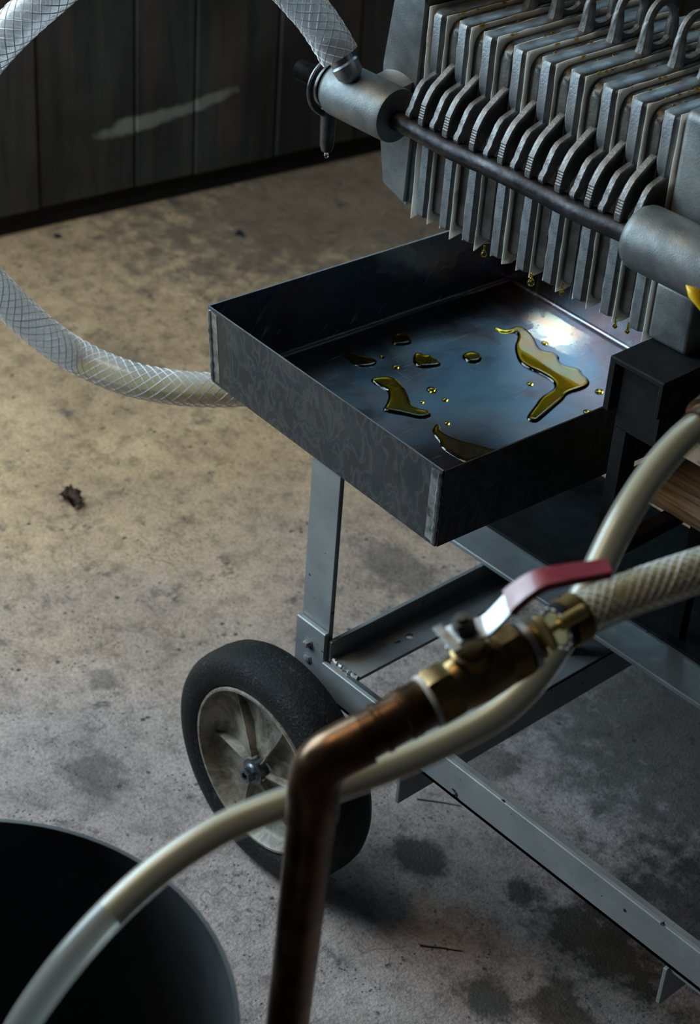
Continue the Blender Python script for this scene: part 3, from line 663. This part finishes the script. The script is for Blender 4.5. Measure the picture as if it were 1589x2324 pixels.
# ---------------------------------------------------------------- oil on the tray
def puddle(outline, h):
    """a pool with rounded edges: interior grid points triangulated inside the smoothed outline"""
    P = [V((x, y)) for x, y in outline]
    for _ in range(2):
        Q = []
        for i in range(len(P)):
            a, b = P[i], P[(i + 1) % len(P)]; Q += [a * 0.75 + b * 0.25, a * 0.25 + b * 0.75]
        P = Q
    n = len(P)
    def dist(q):
        best = 1.0
        for i in range(n):
            a, b = P[i], P[(i + 1) % n]; ab = b - a; t = max(0.0, min(1.0, (q - a).dot(ab) / max(ab.length_squared, 1e-12)))
            best = min(best, (a + ab * t - q).length)
        return best
    xs = [p.x for p in P]; ys = [p.y for p in P]; st = 0.0012; G = []
    def inside(q):
        c = False
        for i in range(n):
            a, b = P[i], P[i - 1]
            if (a.y > q.y) != (b.y > q.y) and q.x < (b.x - a.x) * (q.y - a.y) / (b.y - a.y) + a.x: c = not c
        return c
    y = min(ys); row = 0
    while y < max(ys):
        x = min(xs) + (st / 2 if row % 2 else 0)
        while x < max(xs):
            q = V((x, y))
            if inside(q) and dist(q) > st * 0.4: G.append(q)
            x += st
        y += st * 0.87; row += 1
    vs, es, fs, *_ = delaunay_2d_cdt(P + G, [(i, (i + 1) % n) for i in range(n)], [], 1, 1e-7)
    bm = bmesh.new(); z0 = 0.46075; w = 0.0042
    top = []; bot = []
    for q in vs:
        d = min(1.0, dist(q) / w); e = d < 0.02
        z = h * math.sqrt(max(0.0, 1 - (1 - d) ** 2)) * (0.92 + 0.08 * math.sin(q.x * 90 + q.y * 60))
        t = bm.verts.new((q.x, q.y, z0 + (0 if e else z))); top.append(t)
        bot.append(t if e else bm.verts.new((q.x, q.y, z0)))
    for f in fs:
        bm.faces.new([top[i] for i in f])
        try: bm.faces.new([bot[i] for i in reversed(f)])
        except ValueError: pass
    return bm
plab = {'long': 'long winding golden oil puddle running along the tray below the sunlit patch', 'oval': 'oval golden oil puddle in the middle of the tray',
        'notch': 'golden oil puddle with a notched top edge left of the oval one', 'back': 'small oil puddle nearest the tray back left wall',
        'tailed': 'dark oil puddle with a thin tail near the tray left wall', 'hook': 'hook shaped dark oil puddle close to the tray front edge',
        'front': 'large dark green oil puddle in the front corner of the tray'}
for k, L in PUDDLES.items():
    tag(obj('oil_puddle', puddle(L, 0.0016 if k in ('front', 'tailed') else 0.0024), OIL, sm=70), plab[k], 'oil puddle', 'oil puddles on the tray')
dl = ['small round oil drop left of the long puddle bend', 'dark oil drop inside the sunlit patch', 'round oil drop beside the black bracket', 'round amber drop right of the hook shaped puddle',
      'oil drop below the notched puddle on its left', 'tiny oil drop at the right end of the tailed puddle', 'tiny oil drop at the tip of the hook shaped puddle', 'upright oil drop behind the large front puddle',
      'glinting drop near the tray right wall', 'flat oil drop between the hook puddle and the oval puddle', 'glinting drop at the tray right edge in front', 'small drop at the back end of the large front puddle']
for (x, y, r), lab in zip(DROPS, dl):
    bm = bmesh.new(); bmesh.ops.create_uvsphere(bm, u_segments=18, v_segments=10, radius=1.0)
    sx = random.uniform(0.95, 1.25)
    for v in bm.verts: v.co = V((x + v.co.x * r * sx, y + v.co.y * r / sx * 1.05, 0.46075 + max(0.0, v.co.z) * min(0.0026, r * 0.6)))
    bmesh.ops.remove_doubles(bm, verts=bm.verts, dist=1e-5)
    tag(obj('oil_drop', bm, OIL, sm=80), lab, 'oil drop', 'oil drops on the tray')
for i, p in enumerate(DRIPS):
    bm = bmesh.new(); r = (0.0030, 0.0022, 0.0036, 0.0026, 0.0022, 0.0022)[i]
    top = 0.6352
    zc = p[2]
    lathe(bm, (p[0], p[1], zc - r * 1.15), (0, 0, 1), [(0, 0.0002), (r * 0.3, r * 0.65), (r * 0.9, r), (r * 1.5, r * 0.8), (r * 2.2, r * 0.42), (max(r * 2.6, top + 0.004 - zc + r * 1.15), r * 0.34)], 14)
    tag(obj('hanging_drip', bm, OIL, sm=80), 'amber oil drip hanging under the plates, %s from the left' % ordn[i], 'oil drip', 'oil drips under the plates')

# ---------------------------------------------------------------- black press stand, base plate and wooden plank
st = thing('press_stand', 'black steel bracket holding up the right end of the filter press', 'stand', (0.24, 0.2, 0.279))
bm = bmesh.new(); box(bm, (0.2085, 0.184, 0.629), (0.267, 0.478, 0.6345), 0.0012, 1); box(bm, (0.2085, 0.184, 0.583), (0.216, 0.478, 0.631), 0.0012, 1); box(bm, (0.2615, 0.184, 0.600), (0.267, 0.478, 0.631), 0.0012, 1)
obj('crossbar', bm, BLACKP, st)
bm = bmesh.new(); box(bm, (0.2205, 0.189, 0.570), (0.2655, 0.194, 0.6292), 0.0008, 1); box(bm, (0.2605, 0.193, 0.570), (0.2655, 0.226, 0.6292), 0.0008, 1)
box(bm, (0.2205, 0.189, 0.438), (0.2345, 0.194, 0.572), 0.0008, 1); box(bm, (0.2205, 0.193, 0.438), (0.2250, 0.222, 0.572), 0.0008, 1)
box(bm, (0.2205, 0.189, 0.431), (0.2345, 0.345, 0.4440), 0.0008, 1); box(bm, (0.2205, 0.333, 0.2790), (0.2345, 0.345, 0.4320), 0.0008, 1)
obj('post', bm, BLACKP, st)
bm = bmesh.new(); box(bm, (0.214, 0.482, 0.2787), (0.262, 0.487, 0.6292), 0.0008, 1); box(bm, (0.214, 0.474, 0.6), (0.262, 0.4825, 0.6292), 0.0008, 1)
obj('post', bm, BLACKP, st)
bm = bmesh.new(); box(bm, (-0.20, 0.322, 0.2752), (0.75, 0.492, 0.2785), 0.0008, 1); box(bm, (-0.20, 0.470, 0.255), (0.75, 0.4735, 0.2755)); 
tag(obj('base_plate', bm, BLACKP), 'flat black steel plate lying along the far rail of the cart', 'steel plate')
bm = bmesh.new(); box(bm, (0.168, 0.283, 0.4445), (0.78, 0.352, 0.4587), 0.0015, 1)
tag(obj('wooden_plank', bm, PLANK), 'weathered pine plank sticking out from under the drip tray', 'plank')
bm = bmesh.new(); box(bm, (0.58, 0.325, 0.2787), (0.66, 0.35, 0.4443), 0.001, 1)
tag(obj('plank_support', bm, BLACKP), 'black steel block propping the pine plank on the base plate', 'support')
bm = bmesh.new(); box(bm, (-0.09, 0.40, 0.2787), (-0.05, 0.44, 0.4588), 0.001, 1)
tag(obj('tray_support', bm, BLACKP), 'black steel block under the middle of the drip tray', 'support')

# ---------------------------------------------------------------- cart
cart = thing('cart', 'grey painted angle iron cart with a rubber wheel under the drip tray', 'cart', (0.2, 0.2, 0.0))
bm = bmesh.new(); box(bm, (-0.0215, 0.0705, 0.205), (0.0185, 0.0760, 0.4588), 0.0008, 1); leg = obj('leg', bm, CART, cart)
bm = bmesh.new(); box(bm, (-0.0232, 0.0648, 0.105), (0.0192, 0.0705, 0.2768), 0.001, 1); mp = obj('axle_plate', bm, CART, cart)
for z in (0.2535, 0.2345):
    bm = bmesh.new(); lathe(bm, (-0.0035, 0.0648, z), (0, -1, 0), [(0, 0.0062), (0.0008, 0.0062), (0.0009, 0.0045), (0.004 if z > 0.24 else 0.002, 0.0042), (0.0052 if z > 0.24 else 0.0026, 0.0028)], 6)
    obj('bolt', bm, CART, mp)
def angle_x(y, z, w, h, t, x0, x1, down=True, inward=1):
    """L profile along x: upright flange at y, level flange inward"""
    bm = bmesh.new(); box(bm, (x0, y, z - h), (x1, y + t, z), 0.0008, 1)
    box(bm, (x0, min(y, y + inward * w), z - h if down else z - t), (x1, max(y + t, y + inward * w), z - h + t if down else z), 0.0008, 1)
    return bm
obj('near_rail', angle_x(0.0630, 0.2445, 0.040, 0.0395, 0.0052, 0.0187, 0.95), CART, cart)
# far rail: level flange up, upright flange on its far side
bm = bmesh.new(); box(bm, (-0.24, 0.2765, 0.2695), (0.95, 0.3265, 0.2750), 0.0008, 1); box(bm, (-0.24, 0.3210, 0.230), (0.95, 0.3265, 0.2722), 0.0008, 1)
obj('far_rail', bm, CART, cart)
# cross member 1: angle with upright on its left
bm = bmesh.new(); box(bm, (0.0190, 0.069, 0.2447), (0.0245, 0.46, 0.2690), 0.0008, 1)
y0 = 0.069
bm2 = bmesh.new()
# level flange with a round hole
hx, hy, hr = 0.0445, 0.156, 0.0045
outer = [(0.0240, 0.072), (0.0615, 0.072), (0.0615, 0.26), (0.0240, 0.26)]
ov = [bm2.verts.new((x, y, 0.2485)) for x, y in outer]; hv = [bm2.verts.new((hx + hr * math.cos(2 * math.pi * i / 16), hy + hr * math.sin(2 * math.pi * i / 16), 0.2485)) for i in range(16)]
oe = [bm2.edges.new((ov[i], ov[(i + 1) % 4])) for i in range(4)]; he = [bm2.edges.new((hv[i], hv[(i + 1) % 16])) for i in range(16)]
bmesh.ops.triangle_fill(bm2, use_beauty=True, edges=oe + he)
r = bmesh.ops.extrude_face_region(bm2, geom=list(bm2.faces)); bmesh.ops.translate(bm2, verts=[g for g in r['geom'] if isinstance(g, bmesh.types.BMVert)], vec=(0, 0, -0.0038))
tmp = bpy.data.meshes.new('t'); bm2.to_mesh(tmp); bm2.free(); bm.from_mesh(tmp); bpy.data.meshes.remove(tmp)
box(bm, (0.0240, 0.2602, 0.2447), (0.0615, 0.46, 0.2485))
obj('cross_member', bm, CART, cart)
bm = bmesh.new(); path = [V((0.026 + 0.0022 * i, 0.0705 + 0.0008 * math.sin(i * 2.1), 0.2482)) for i in range(17)]; tube(bm, path, 0.0022, 7, True, lambda t: 0.0022 + 0.0007 * math.sin(t * 40)); obj('weld_bead', bm, CART, cart)
# cross members slung under the near rail
bm = bmesh.new(); x1, y0 = 0.1515, 0.0480
box(bm, (x1 - 0.04, y0 + 0.02, 0.2008), (x1, 0.62, 0.2050), 0.0008, 1); box(bm, (x1 - 0.0045, y0, 0.166), (x1, 0.62, 0.2048), 0.0008, 1)
obj('cross_member', bm, CART, cart)
bm = bmesh.new(); x1, y0 = 0.4600, 0.0600
box(bm, (x1, y0 + 0.004, 0.2008), (x1 + 0.04, 0.62, 0.2050), 0.0008, 1); box(bm, (x1, y0, 0.162), (x1 + 0.0045, 0.62, 0.2048), 0.0008, 1)
obj('cross_member', bm, CART, cart)
# short uprights tying far rail to the cross members
for x in (0.12, 0.47):
    bm = bmesh.new(); box(bm, (x, 0.300, 0.2052), (x + 0.005, 0.3208, 0.2693), 0.0006, 1); obj('strut', bm, CART, cart)
# a rear leg out of frame carries the other end
for (x, y) in ((0.88, 0.064), (0.88, 0.322)):
    bm = bmesh.new(); box(bm, (x, y, 0.0), (x + 0.04, y + 0.0055, 0.205 if y < 0.2 else 0.231), 0.0008, 1)
    box(bm, (x, y, 0.204), (x + 0.04, y + 0.0052, 0.233)) if y > 0.2 else None
    obj('leg', bm, CART, cart)
# wheel
R_ = 0.125; WC = V((0, 0, R_))
def wl(s, r): return (s, r)
bm = bmesh.new()
prof = [(0.002, 0.0895), (-0.001, 0.093), (-0.0035, 0.100), (-0.0040, 0.108), (-0.0025, 0.1155), (0.001, 0.1205), (0.007, 0.1238), (0.016, 0.125), (0.032, 0.125), (0.041, 0.1236), (0.047, 0.120), (0.050, 0.113), (0.050, 0.098), (0.047, 0.0895)]
lathe(bm, WC, (0, 1, 0), prof, 72, (False, False))
n = len(prof)
tire = bm
bm = bmesh.new()
rp = [(0.0005, 0.0902), (-0.0018, 0.0893), (-0.0018, 0.0868), (0.001, 0.0855), (0.011, 0.0840), (0.016, 0.080), (0.0185, 0.066), (0.0175, 0.046), (0.0120, 0.028), (0.0095, 0.0215), (0.0085, 0.0)]
lathe(bm, WC, (0, 1, 0), rp + [], 72, (False, True))
bm_back = [(0.046, 0.0902), (0.045, 0.086), (0.030, 0.083), (0.024, 0.07), (0.022, 0.03), (0.022, 0.0)]
lathe(bm, WC, (0, 1, 0), bm_back, 48, (False, True))
wheel = obj('wheel', bm, RIM, cart, 50)
obj('tyre', tire, RUBBER, wheel, 60)
for k in range(6):
    a0 = 2 * math.pi * k / 6 + 0.05; bm = bmesh.new(); P = []
    for i in range(7):
        t = i / 6; r = 0.014 + 0.069 * t; a = a0 + 0.10 * t
        top = 0.0015 + 0.0135 * t ** 1.1
        w = 0.0013 - 0.0005 * t
        rad, tan = V((math.cos(a), 0, math.sin(a))), V((-math.sin(a), 0, math.cos(a)))
        P.append([bm.verts.new(WC + rad * r + tan * s_ * wv + V((0, yv, 0))) for s_, wv, yv in ((-1, w * 3.0, 0.0195), (-1, w * 0.5, top), (1, w * 0.5, top), (1, w * 3.0, 0.0195))])
    rings_between(bm, P); bm.faces.new(P[0][::-1]); bm.faces.new(P[-1])
    obj('rib', bm, RIM, wheel)
bm = bmesh.new(); lathe(bm, WC, (0, 1, 0), [(-0.006, 0.0), (-0.0055, 0.008), (-0.003, 0.0105), (0.010, 0.0115)], 24)
lathe(bm, WC, (0, -1, 0), [(0.003, 0.0085), (0.012, 0.0085), (0.013, 0.0075), (0.013, 0.0045), (0.010, 0.004), (0.010, 0.0)], 6, (False, True))
lathe(bm, WC, (0, 1, 0), [(-0.0035, 0.0142), (-0.002, 0.0142)], 24)
obj('axle_nut', bm, HUBM, wheel)
bm = bmesh.new(); lathe(bm, WC, (0, 1, 0), [(0.046, 0.0075), (0.072, 0.0075)], 16)
obj('axle', bm, DARKST, wheel)

# ---------------------------------------------------------------- hoses
def hose(name, label, pts, r, wall, mat, starts, pitch, tr, sub=8, cat='hose'):
    h = thing(name, label, cat, pts[len(pts) // 2])
    path = relax(spline(pts, sub), 6)
    bm = bmesh.new(); shell_tube(bm, densify(path, 0.012), r, wall, 28); obj('hose_wall', bm, mat, h, 60)
    if starts:
        bm = bmesh.new(); braid(bm, densify(path, 0.0055), r - tr * 0.2, starts, pitch, tr)
        o = obj('braid', bm, BRAID, h, 0); o['kind'] = 'stuff'
    return h, path
hA, pA = hose('braided_hose', 'big loop of clear braided hose from the press spigot to behind the drip tray', HOSE_A, 0.0180, 0.0030, VINYL, 10, 0.105, 0.00055)
# oil standing in the lower part of the big hose
low = [p for i, p in enumerate(densify(pA, 0.012)) if i > 20 and p.z < 0.404 and p.x > -0.39]
def oil_fill(bm, path, r, level):
    fr = frames(path); rs = []
    for i, p in enumerate(path):
        t, u, w = fr[i]; ring = []
        for k in range(20):
            q = p + (u * math.cos(2 * math.pi * k / 20) + w * math.sin(2 * math.pi * k / 20)) * r
            q.z = min(q.z, level); ring.append(bm.verts.new(q))
        rs.append(ring)
    rings_between(bm, rs); bm.faces.new(rs[0][::-1]); bm.faces.new(rs[-1])
bm = bmesh.new(); oil_fill(bm, low, 0.0148, 0.3925); obj('oil', bm, OILHOSE, hA, 60)

hB, pB = hose('clear_tube', 'plain clear tube full of pale oil passing behind the copper pipe into the pot', HOSE_B, 0.0108, 0.0018, VINYLB, 0, 0, 0, cat='tube')
k = int(len(pB) * 0.80); bm = bmesh.new(); tube(bm, pB[:k], 0.0089, 24); obj('oil', bm, OILBODY, hB, 60)
bm = bmesh.new(); d = (pB[0] - pB[6]).normalized(); lathe(bm, pB[3], d, [(0, 0.0122), (0.012, 0.0125), (0.013, 0.016), (0.04, 0.016)], 24)
tag(obj('hose_fitting', bm, COPPER), 'dark copper fitting at the upper right end of the clear tube', 'fitting')

# ---------------------------------------------------------------- copper pipe and valve
A0, A1 = V(AXIS[0]), V(AXIS[1]); AD = (A1 - A0).normalized(); STEMP = V(STEM[0])
base = A0 + AD * (STEMP - A0).dot(AD); UP = (STEMP - base).normalized(); SD = AD.cross(UP)
va = thing('valve_assembly', 'copper standpipe with elbow, brass ball valve and red lever handle', 'valve', PIPE[0][:2] + (0.0,))
p0, p1 = V(PIPE[0]), V(PIPE[1]); foot = p0 + (p0 - p1) * (p0.z / (p1.z - p0.z))
bm = bmesh.new(); tube(bm, densify([V((foot.x, foot.y, 0.0)), p0] + spline([V(q) for q in PIPE[1:]], 4), 0.03), 0.0140, 28); pipe = obj('standpipe', bm, COPPER, va)
bm = bmesh.new(); tube(bm, relax(spline([V(q) for q in ELBOW], 6), 4), 0.0152, 28); obj('elbow', bm, COPPER, va, 60)
bm = bmesh.new(); lathe(bm, A0, AD, [(0.012, 0.0138), (0.0325, 0.0138), (0.0335, 0.0150), (0.036, 0.0150), (0.037, 0.0142), (0.048, 0.0142), (0.049, 0.0152), (0.0545, 0.0152), (0.056, 0.0145), (0.066, 0.0145)], 32)
obj('copper_tail', bm, COPPER, va)
bm = bmesh.new(); lathe(bm, A0, AD, [(0.0645, 0.0150), (0.0650, 0.0160), (0.0672, 0.0160), (0.0680, 0.0150)], 32); obj('thread_tape', bm, TAPE, va)
bm = bmesh.new()
lathe(bm, A0, AD, [(0.0670, 0.0150), (0.0672, 0.0164), (0.0690, 0.0176), (0.0805, 0.0176), (0.0822, 0.0164)], 8, phase=0.3)
lathe(bm, A0, AD, [(0.0815, 0.0150), (0.084, 0.0158), (0.088, 0.0166), (0.098, 0.0172), (0.110, 0.0166), (0.116, 0.0156)], 28)
lathe(bm, A0, AD, [(0.1140, 0.0150), (0.1150, 0.0172), (0.1275, 0.0172), (0.1290, 0.0155)], 8, phase=0.3)
lathe(bm, A0, AD, [(0.128, 0.0118), (0.139, 0.0118)], 24)
bs = base - UP * 0.0
lathe(bm, bs, UP, [(0.0, 0.0125), (0.0205, 0.0115), (0.0215, 0.0095), (0.0255, 0.0095)], 20)
body = obj('valve_body', bm, BRASS, va)
bm = bmesh.new(); hgt = (STEMP - base).dot(UP)
lathe(bm, base, UP, [(hgt - 0.001, 0.0066), (hgt + 0.0055, 0.0066), (hgt + 0.0065, 0.0055)], 6); lathe(bm, base, UP, [(hgt + 0.006, 0.0036), (hgt + 0.0095, 0.0034)], 12)
obj('stem_nut', bm, DARKST, va)
LSD = V(LEVER_SIDE).normalized()
def strap(bm, pts, w, th):
    rs = []
    P = [V(p) for p in pts]
    for i, p in enumerate(P):
        t = (P[min(i + 1, len(P) - 1)] - P[max(i - 1, 0)]).normalized(); nrm = LSD.cross(t).normalized()
        ww = w(i / (len(P) - 1)) if callable(w) else w
        rs.append([bm.verts.new(p + LSD * a * ww + nrm * b * th) for a, b in ((-1, -1), (1, -1), (1, 1), (-1, 1))])
    rings_between(bm, rs); bm.faces.new(rs[0][::-1]); bm.faces.new(rs[-1])
    bmesh.ops.bevel(bm, geom=[e for e in bm.edges if len(e.link_faces) == 2 and e.calc_face_angle(0) > 0.9], offset=th * 0.5, segments=2, affect='EDGES')
LV = [V(q) for q in LEVER]
bm = bmesh.new(); strap(bm, [LV[0], LV[1], LV[2].lerp(LV[1], 0.15), LV[2].lerp(LV[3], 0.12), LV[2].lerp(LV[3], 0.95)], 0.0078, 0.0011)
lv = obj('lever', bm, CHROME, va)
bm = bmesh.new(); strap(bm, [LV[2].lerp(LV[3], 0.82), LV[3], LV[3].lerp(LV[4], 0.6), LV[4].lerp(LV[5], 0.3), LV[5], LV[6], LV[7]], lambda t: 0.0092 - 0.0036 * t, 0.0026)
obj('lever_sleeve', bm, REDP, lv)['label'] = 'red plastic sleeve'
bm = bmesh.new()      # side lugs of the lever plate
box(bm, (-0.003, -0.0125, -0.001), (0.003, 0.0125, 0.001), 0.0006, 1)
mt = Matrix((AD, SD, UP)).transposed().to_4x4(); mt.translation = STEMP - AD * 0.011 + UP * (-0.001); bmesh.ops.transform(bm, matrix=mt, verts=bm.verts)
obj('lever_stop', bm, CHROME, lv)
bm = bmesh.new(); lathe(bm, A0, AD, [(0.1295, 0.0112), (0.130, 0.0152), (0.134, 0.0152), (0.1345, 0.0112)], 28); obj('union_ring', bm, CHROME, va)
# hose clamp with a winged thumb screw
hC, pC = hose('valve_hose', 'clear braided hose leaving the brass valve toward the right', HOSE_C, 0.0131, 0.0024, VINYLC, 12, 0.075, 0.00045, cat='hose')
bm = bmesh.new(); tube(bm, pC, 0.0098, 24); obj('oil', bm, OILBODY, hC, 60)
cl = thing('hose_clamp', 'steel worm clamp with a brass thumb screw around the braided hose end', 'hose clamp', tuple(pC[4]))
CD = (pC[8] - pC[0]).normalized(); c0 = pC[0] + CD * 0.006
bm = bmesh.new(); lathe(bm, c0, CD, [(0.0, 0.0134), (0.0003, 0.0146), (0.0118, 0.0146), (0.0121, 0.0134)], 36); band = obj('band', bm, BRASS, cl)
for i in range(5):
    bm = bmesh.new(); lathe(bm, c0, CD, [(0.001 + i * 0.0022, 0.0145), (0.0014 + i * 0.0022, 0.0151), (0.0022 + i * 0.0022, 0.0151), (0.0026 + i * 0.0022, 0.0145)], 36, (False, False)); obj('thread_ridge', bm, BRASS, band)
bm = bmesh.new(); lathe(bm, c0 - CD * 0.005, CD, [(0, 0.0125), (0.0002, 0.0142), (0.0045, 0.0142), (0.0048, 0.0125)], 32); obj('gasket', bm, BLACKP, cl)
# screw housing and wing on the near side
toCam = (V((1.0212, -0.9, 1.3796)) - c0); toCam = (toCam - CD * toCam.dot(CD)).normalized(); sideU = (toCam * 0.78 + UP * 0.1).normalized()
sc0 = c0 + sideU * 0.0150 - CD * 0.004
bm = bmesh.new(); lathe(bm, sc0, -CD, [(-0.012, 0.0042), (0.006, 0.0042), (0.0065, 0.0024), (0.015, 0.0024)], 14); obj('screw', bm, BRASSB, cl)
bm = bmesh.new(); q0 = sc0 - CD * 0.0165; tg = CD.cross(sideU).normalized(); prs = []
for i in range(20):
    a = 2 * math.pi * i / 20; prs.append((math.cos(a) * 0.0115, math.sin(a) * 0.0058 * (1 - 0.25 * math.cos(a) ** 8)))
A_ = [bm.verts.new(q0 + tg * a + sideU * b - CD * 0.0013) for a, b in prs]; B_ = [bm.verts.new(q0 + tg * a + sideU * b + CD * 0.0013) for a, b in prs]
rings_between(bm, [A_, B_]); bm.faces.new(A_[::-1]); bm.faces.new(B_)
bmesh.ops.bevel(bm, geom=[e for e in bm.edges if e.calc_face_angle(0) > 1.0], offset=0.0007, segments=2, affect='EDGES')
obj('wing', bm, BRASSB, cl)

# ---------------------------------------------------------------- steel pot
pc = V((0.3242, -0.5276, 0)); PR = 0.178; PH = 0.45
pot = thing('steel_pot', 'wide round stainless steel pot receiving the clear tube at bottom left', 'pot', tuple(pc))
bm = bmesh.new(); lathe(bm, pc, (0, 0, 1), [(0.0, PR - 0.006), (0.004, PR - 0.001), (0.01, PR), (PH - 0.003, PR), (PH - 0.001, PR + 0.0022), (PH, PR + 0.0018), (PH, PR - 0.0012), (0.012, PR - 0.0025), (0.010, PR - 0.012), (0.0095, 0.0)], 96, (True, True))
obj('pot_wall', bm, POT, pot, 40)
bm = bmesh.new(); lathe(bm, pc, (0, 0, 1), [(0.0105, 0.0), (0.0105, PR - 0.0128), (0.14, PR - 0.0027), (0.14, 0.0)], 64, (True, True))
m_, nt_, b_ = new_mat('oil_in_pot'); b_.inputs['Base Color'].default_value = (0.035, 0.035, 0.012, 1); b_.inputs['Roughness'].default_value = 0.06
tag(obj('pot_oil', bm, m_), 'dark greenish oil standing in the bottom of the steel pot', 'oil', kind='stuff')

# ---------------------------------------------------------------- yellow lever at the right edge
ya, yb = V(YELLOW[0]), V(YELLOW[1]); yd = (yb - ya).normalized(); yu = V((-0.45, -0.1, 0.85)); yu = (yu - yd * yu.dot(yd)).normalized(); yw = yd.cross(yu)
yl = thing('yellow_lever', 'yellow coated valve lever poking in at the right edge below the press', 'valve lever', tuple(ya))
bm = bmesh.new(); rs = []
for i in range(15):
    t = i / 14; w = 0.0085 * math.sqrt(max(0.0, 1 - (1 - min(1, t / 0.22)) ** 2)) + 0.0004; h = 0.0042 * math.sqrt(max(0.0, 1 - (1 - min(1, t / 0.12)) ** 2)) + 0.0003
    c = ya + yd * (0.10 * t - 0.006) - yu * 0.01 * t * t
    rs.append([bm.verts.new(c + yw * math.cos(a) * w + yu * math.sin(a) * h) for a in [2 * math.pi * j / 14 for j in range(14)]])
rings_between(bm, rs); bm.faces.new(rs[0][::-1]); bm.faces.new(rs[-1]); obj('sleeve', bm, YELP, yl, 60)
bm = bmesh.new(); lathe(bm, ya + yd * 0.006 + yu * 0.0040, yu, [(-0.0015, 0.0016), (0.0006, 0.0017)], 12); obj('hang_hole', bm, BLACKP, yl)

# ---------------------------------------------------------------- litter on the floor
def leaf(cx, cy, s, mat, seed, lab, zlift):
    rnd = random.Random(seed); bm = bmesh.new(); n = 26; rs = []
    rad = [0.62 + 0.16 * math.sin(3 * i * 2 * math.pi / n + seed) + rnd.uniform(-0.16, 0.2) for i in range(n)]
    for j, q in enumerate((0.08, 0.3, 0.55, 0.8, 1.0)):
        ring = []
        for i in range(n):
            a = 2 * math.pi * i / n; r = s * q * (rad[i] if j > 2 else 0.7)
            x, y = r * math.cos(a) * 1.35, r * math.sin(a) * 0.95
            f = noise.noise(V((x / s * 1.6 + seed, y / s * 1.6, seed * 0.7))); g = noise.noise(V((x / s * 4 + seed, y / s * 4, 3.1)))
            z = zlift * max(0.0, 0.45 + 0.9 * f + 0.45 * g + 0.25 * q)
            ring.append(bm.verts.new((cx + x, cy + y, 0.0008 + z)))
        rs.append(ring)
    rings_between(bm, rs); bm.faces.new(rs[0][::-1])
    bmesh.ops.solidify(bm, geom=list(bm.faces), thickness=0.0004)
    return tag(obj('leaf', bm, mat, sm=20), lab, 'leaf')
leaf(-0.6416, 0.2266, 0.021, LEAFM, 3, 'crumpled dry brown leaf lying on the open concrete floor', 0.014)
leaf(-1.1217, 0.8972, 0.011, LEAFD, 8, 'small dark leaf scrap on the floor near the wooden wall', 0.004)
leaf(-1.2838, 0.6459, 0.008, LEAFD, 11, 'tiny dark scrap on the floor at the foot of the wall', 0.003)
def twig(pts, r, lab):
    bm = bmesh.new(); tube(bm, spline([V((x, y, r)) for x, y in pts], 5), r, 6, True, lambda t: r * (1 - 0.5 * t)); tag(obj('twig', bm, TWIGM), lab, 'twig')
twig([(0.192, 0.058), (0.202, 0.067), (0.207, 0.072), (0.217, 0.080), (0.224, 0.086)], 0.0010, 'thin curved dry stalk on the floor in front of the low cart rail')
twig([(0.040, 0.199), (0.055, 0.212), (0.066, 0.221), (0.077, 0.229)], 0.0008, 'thin dry stalk on the floor just under the low cart rail')
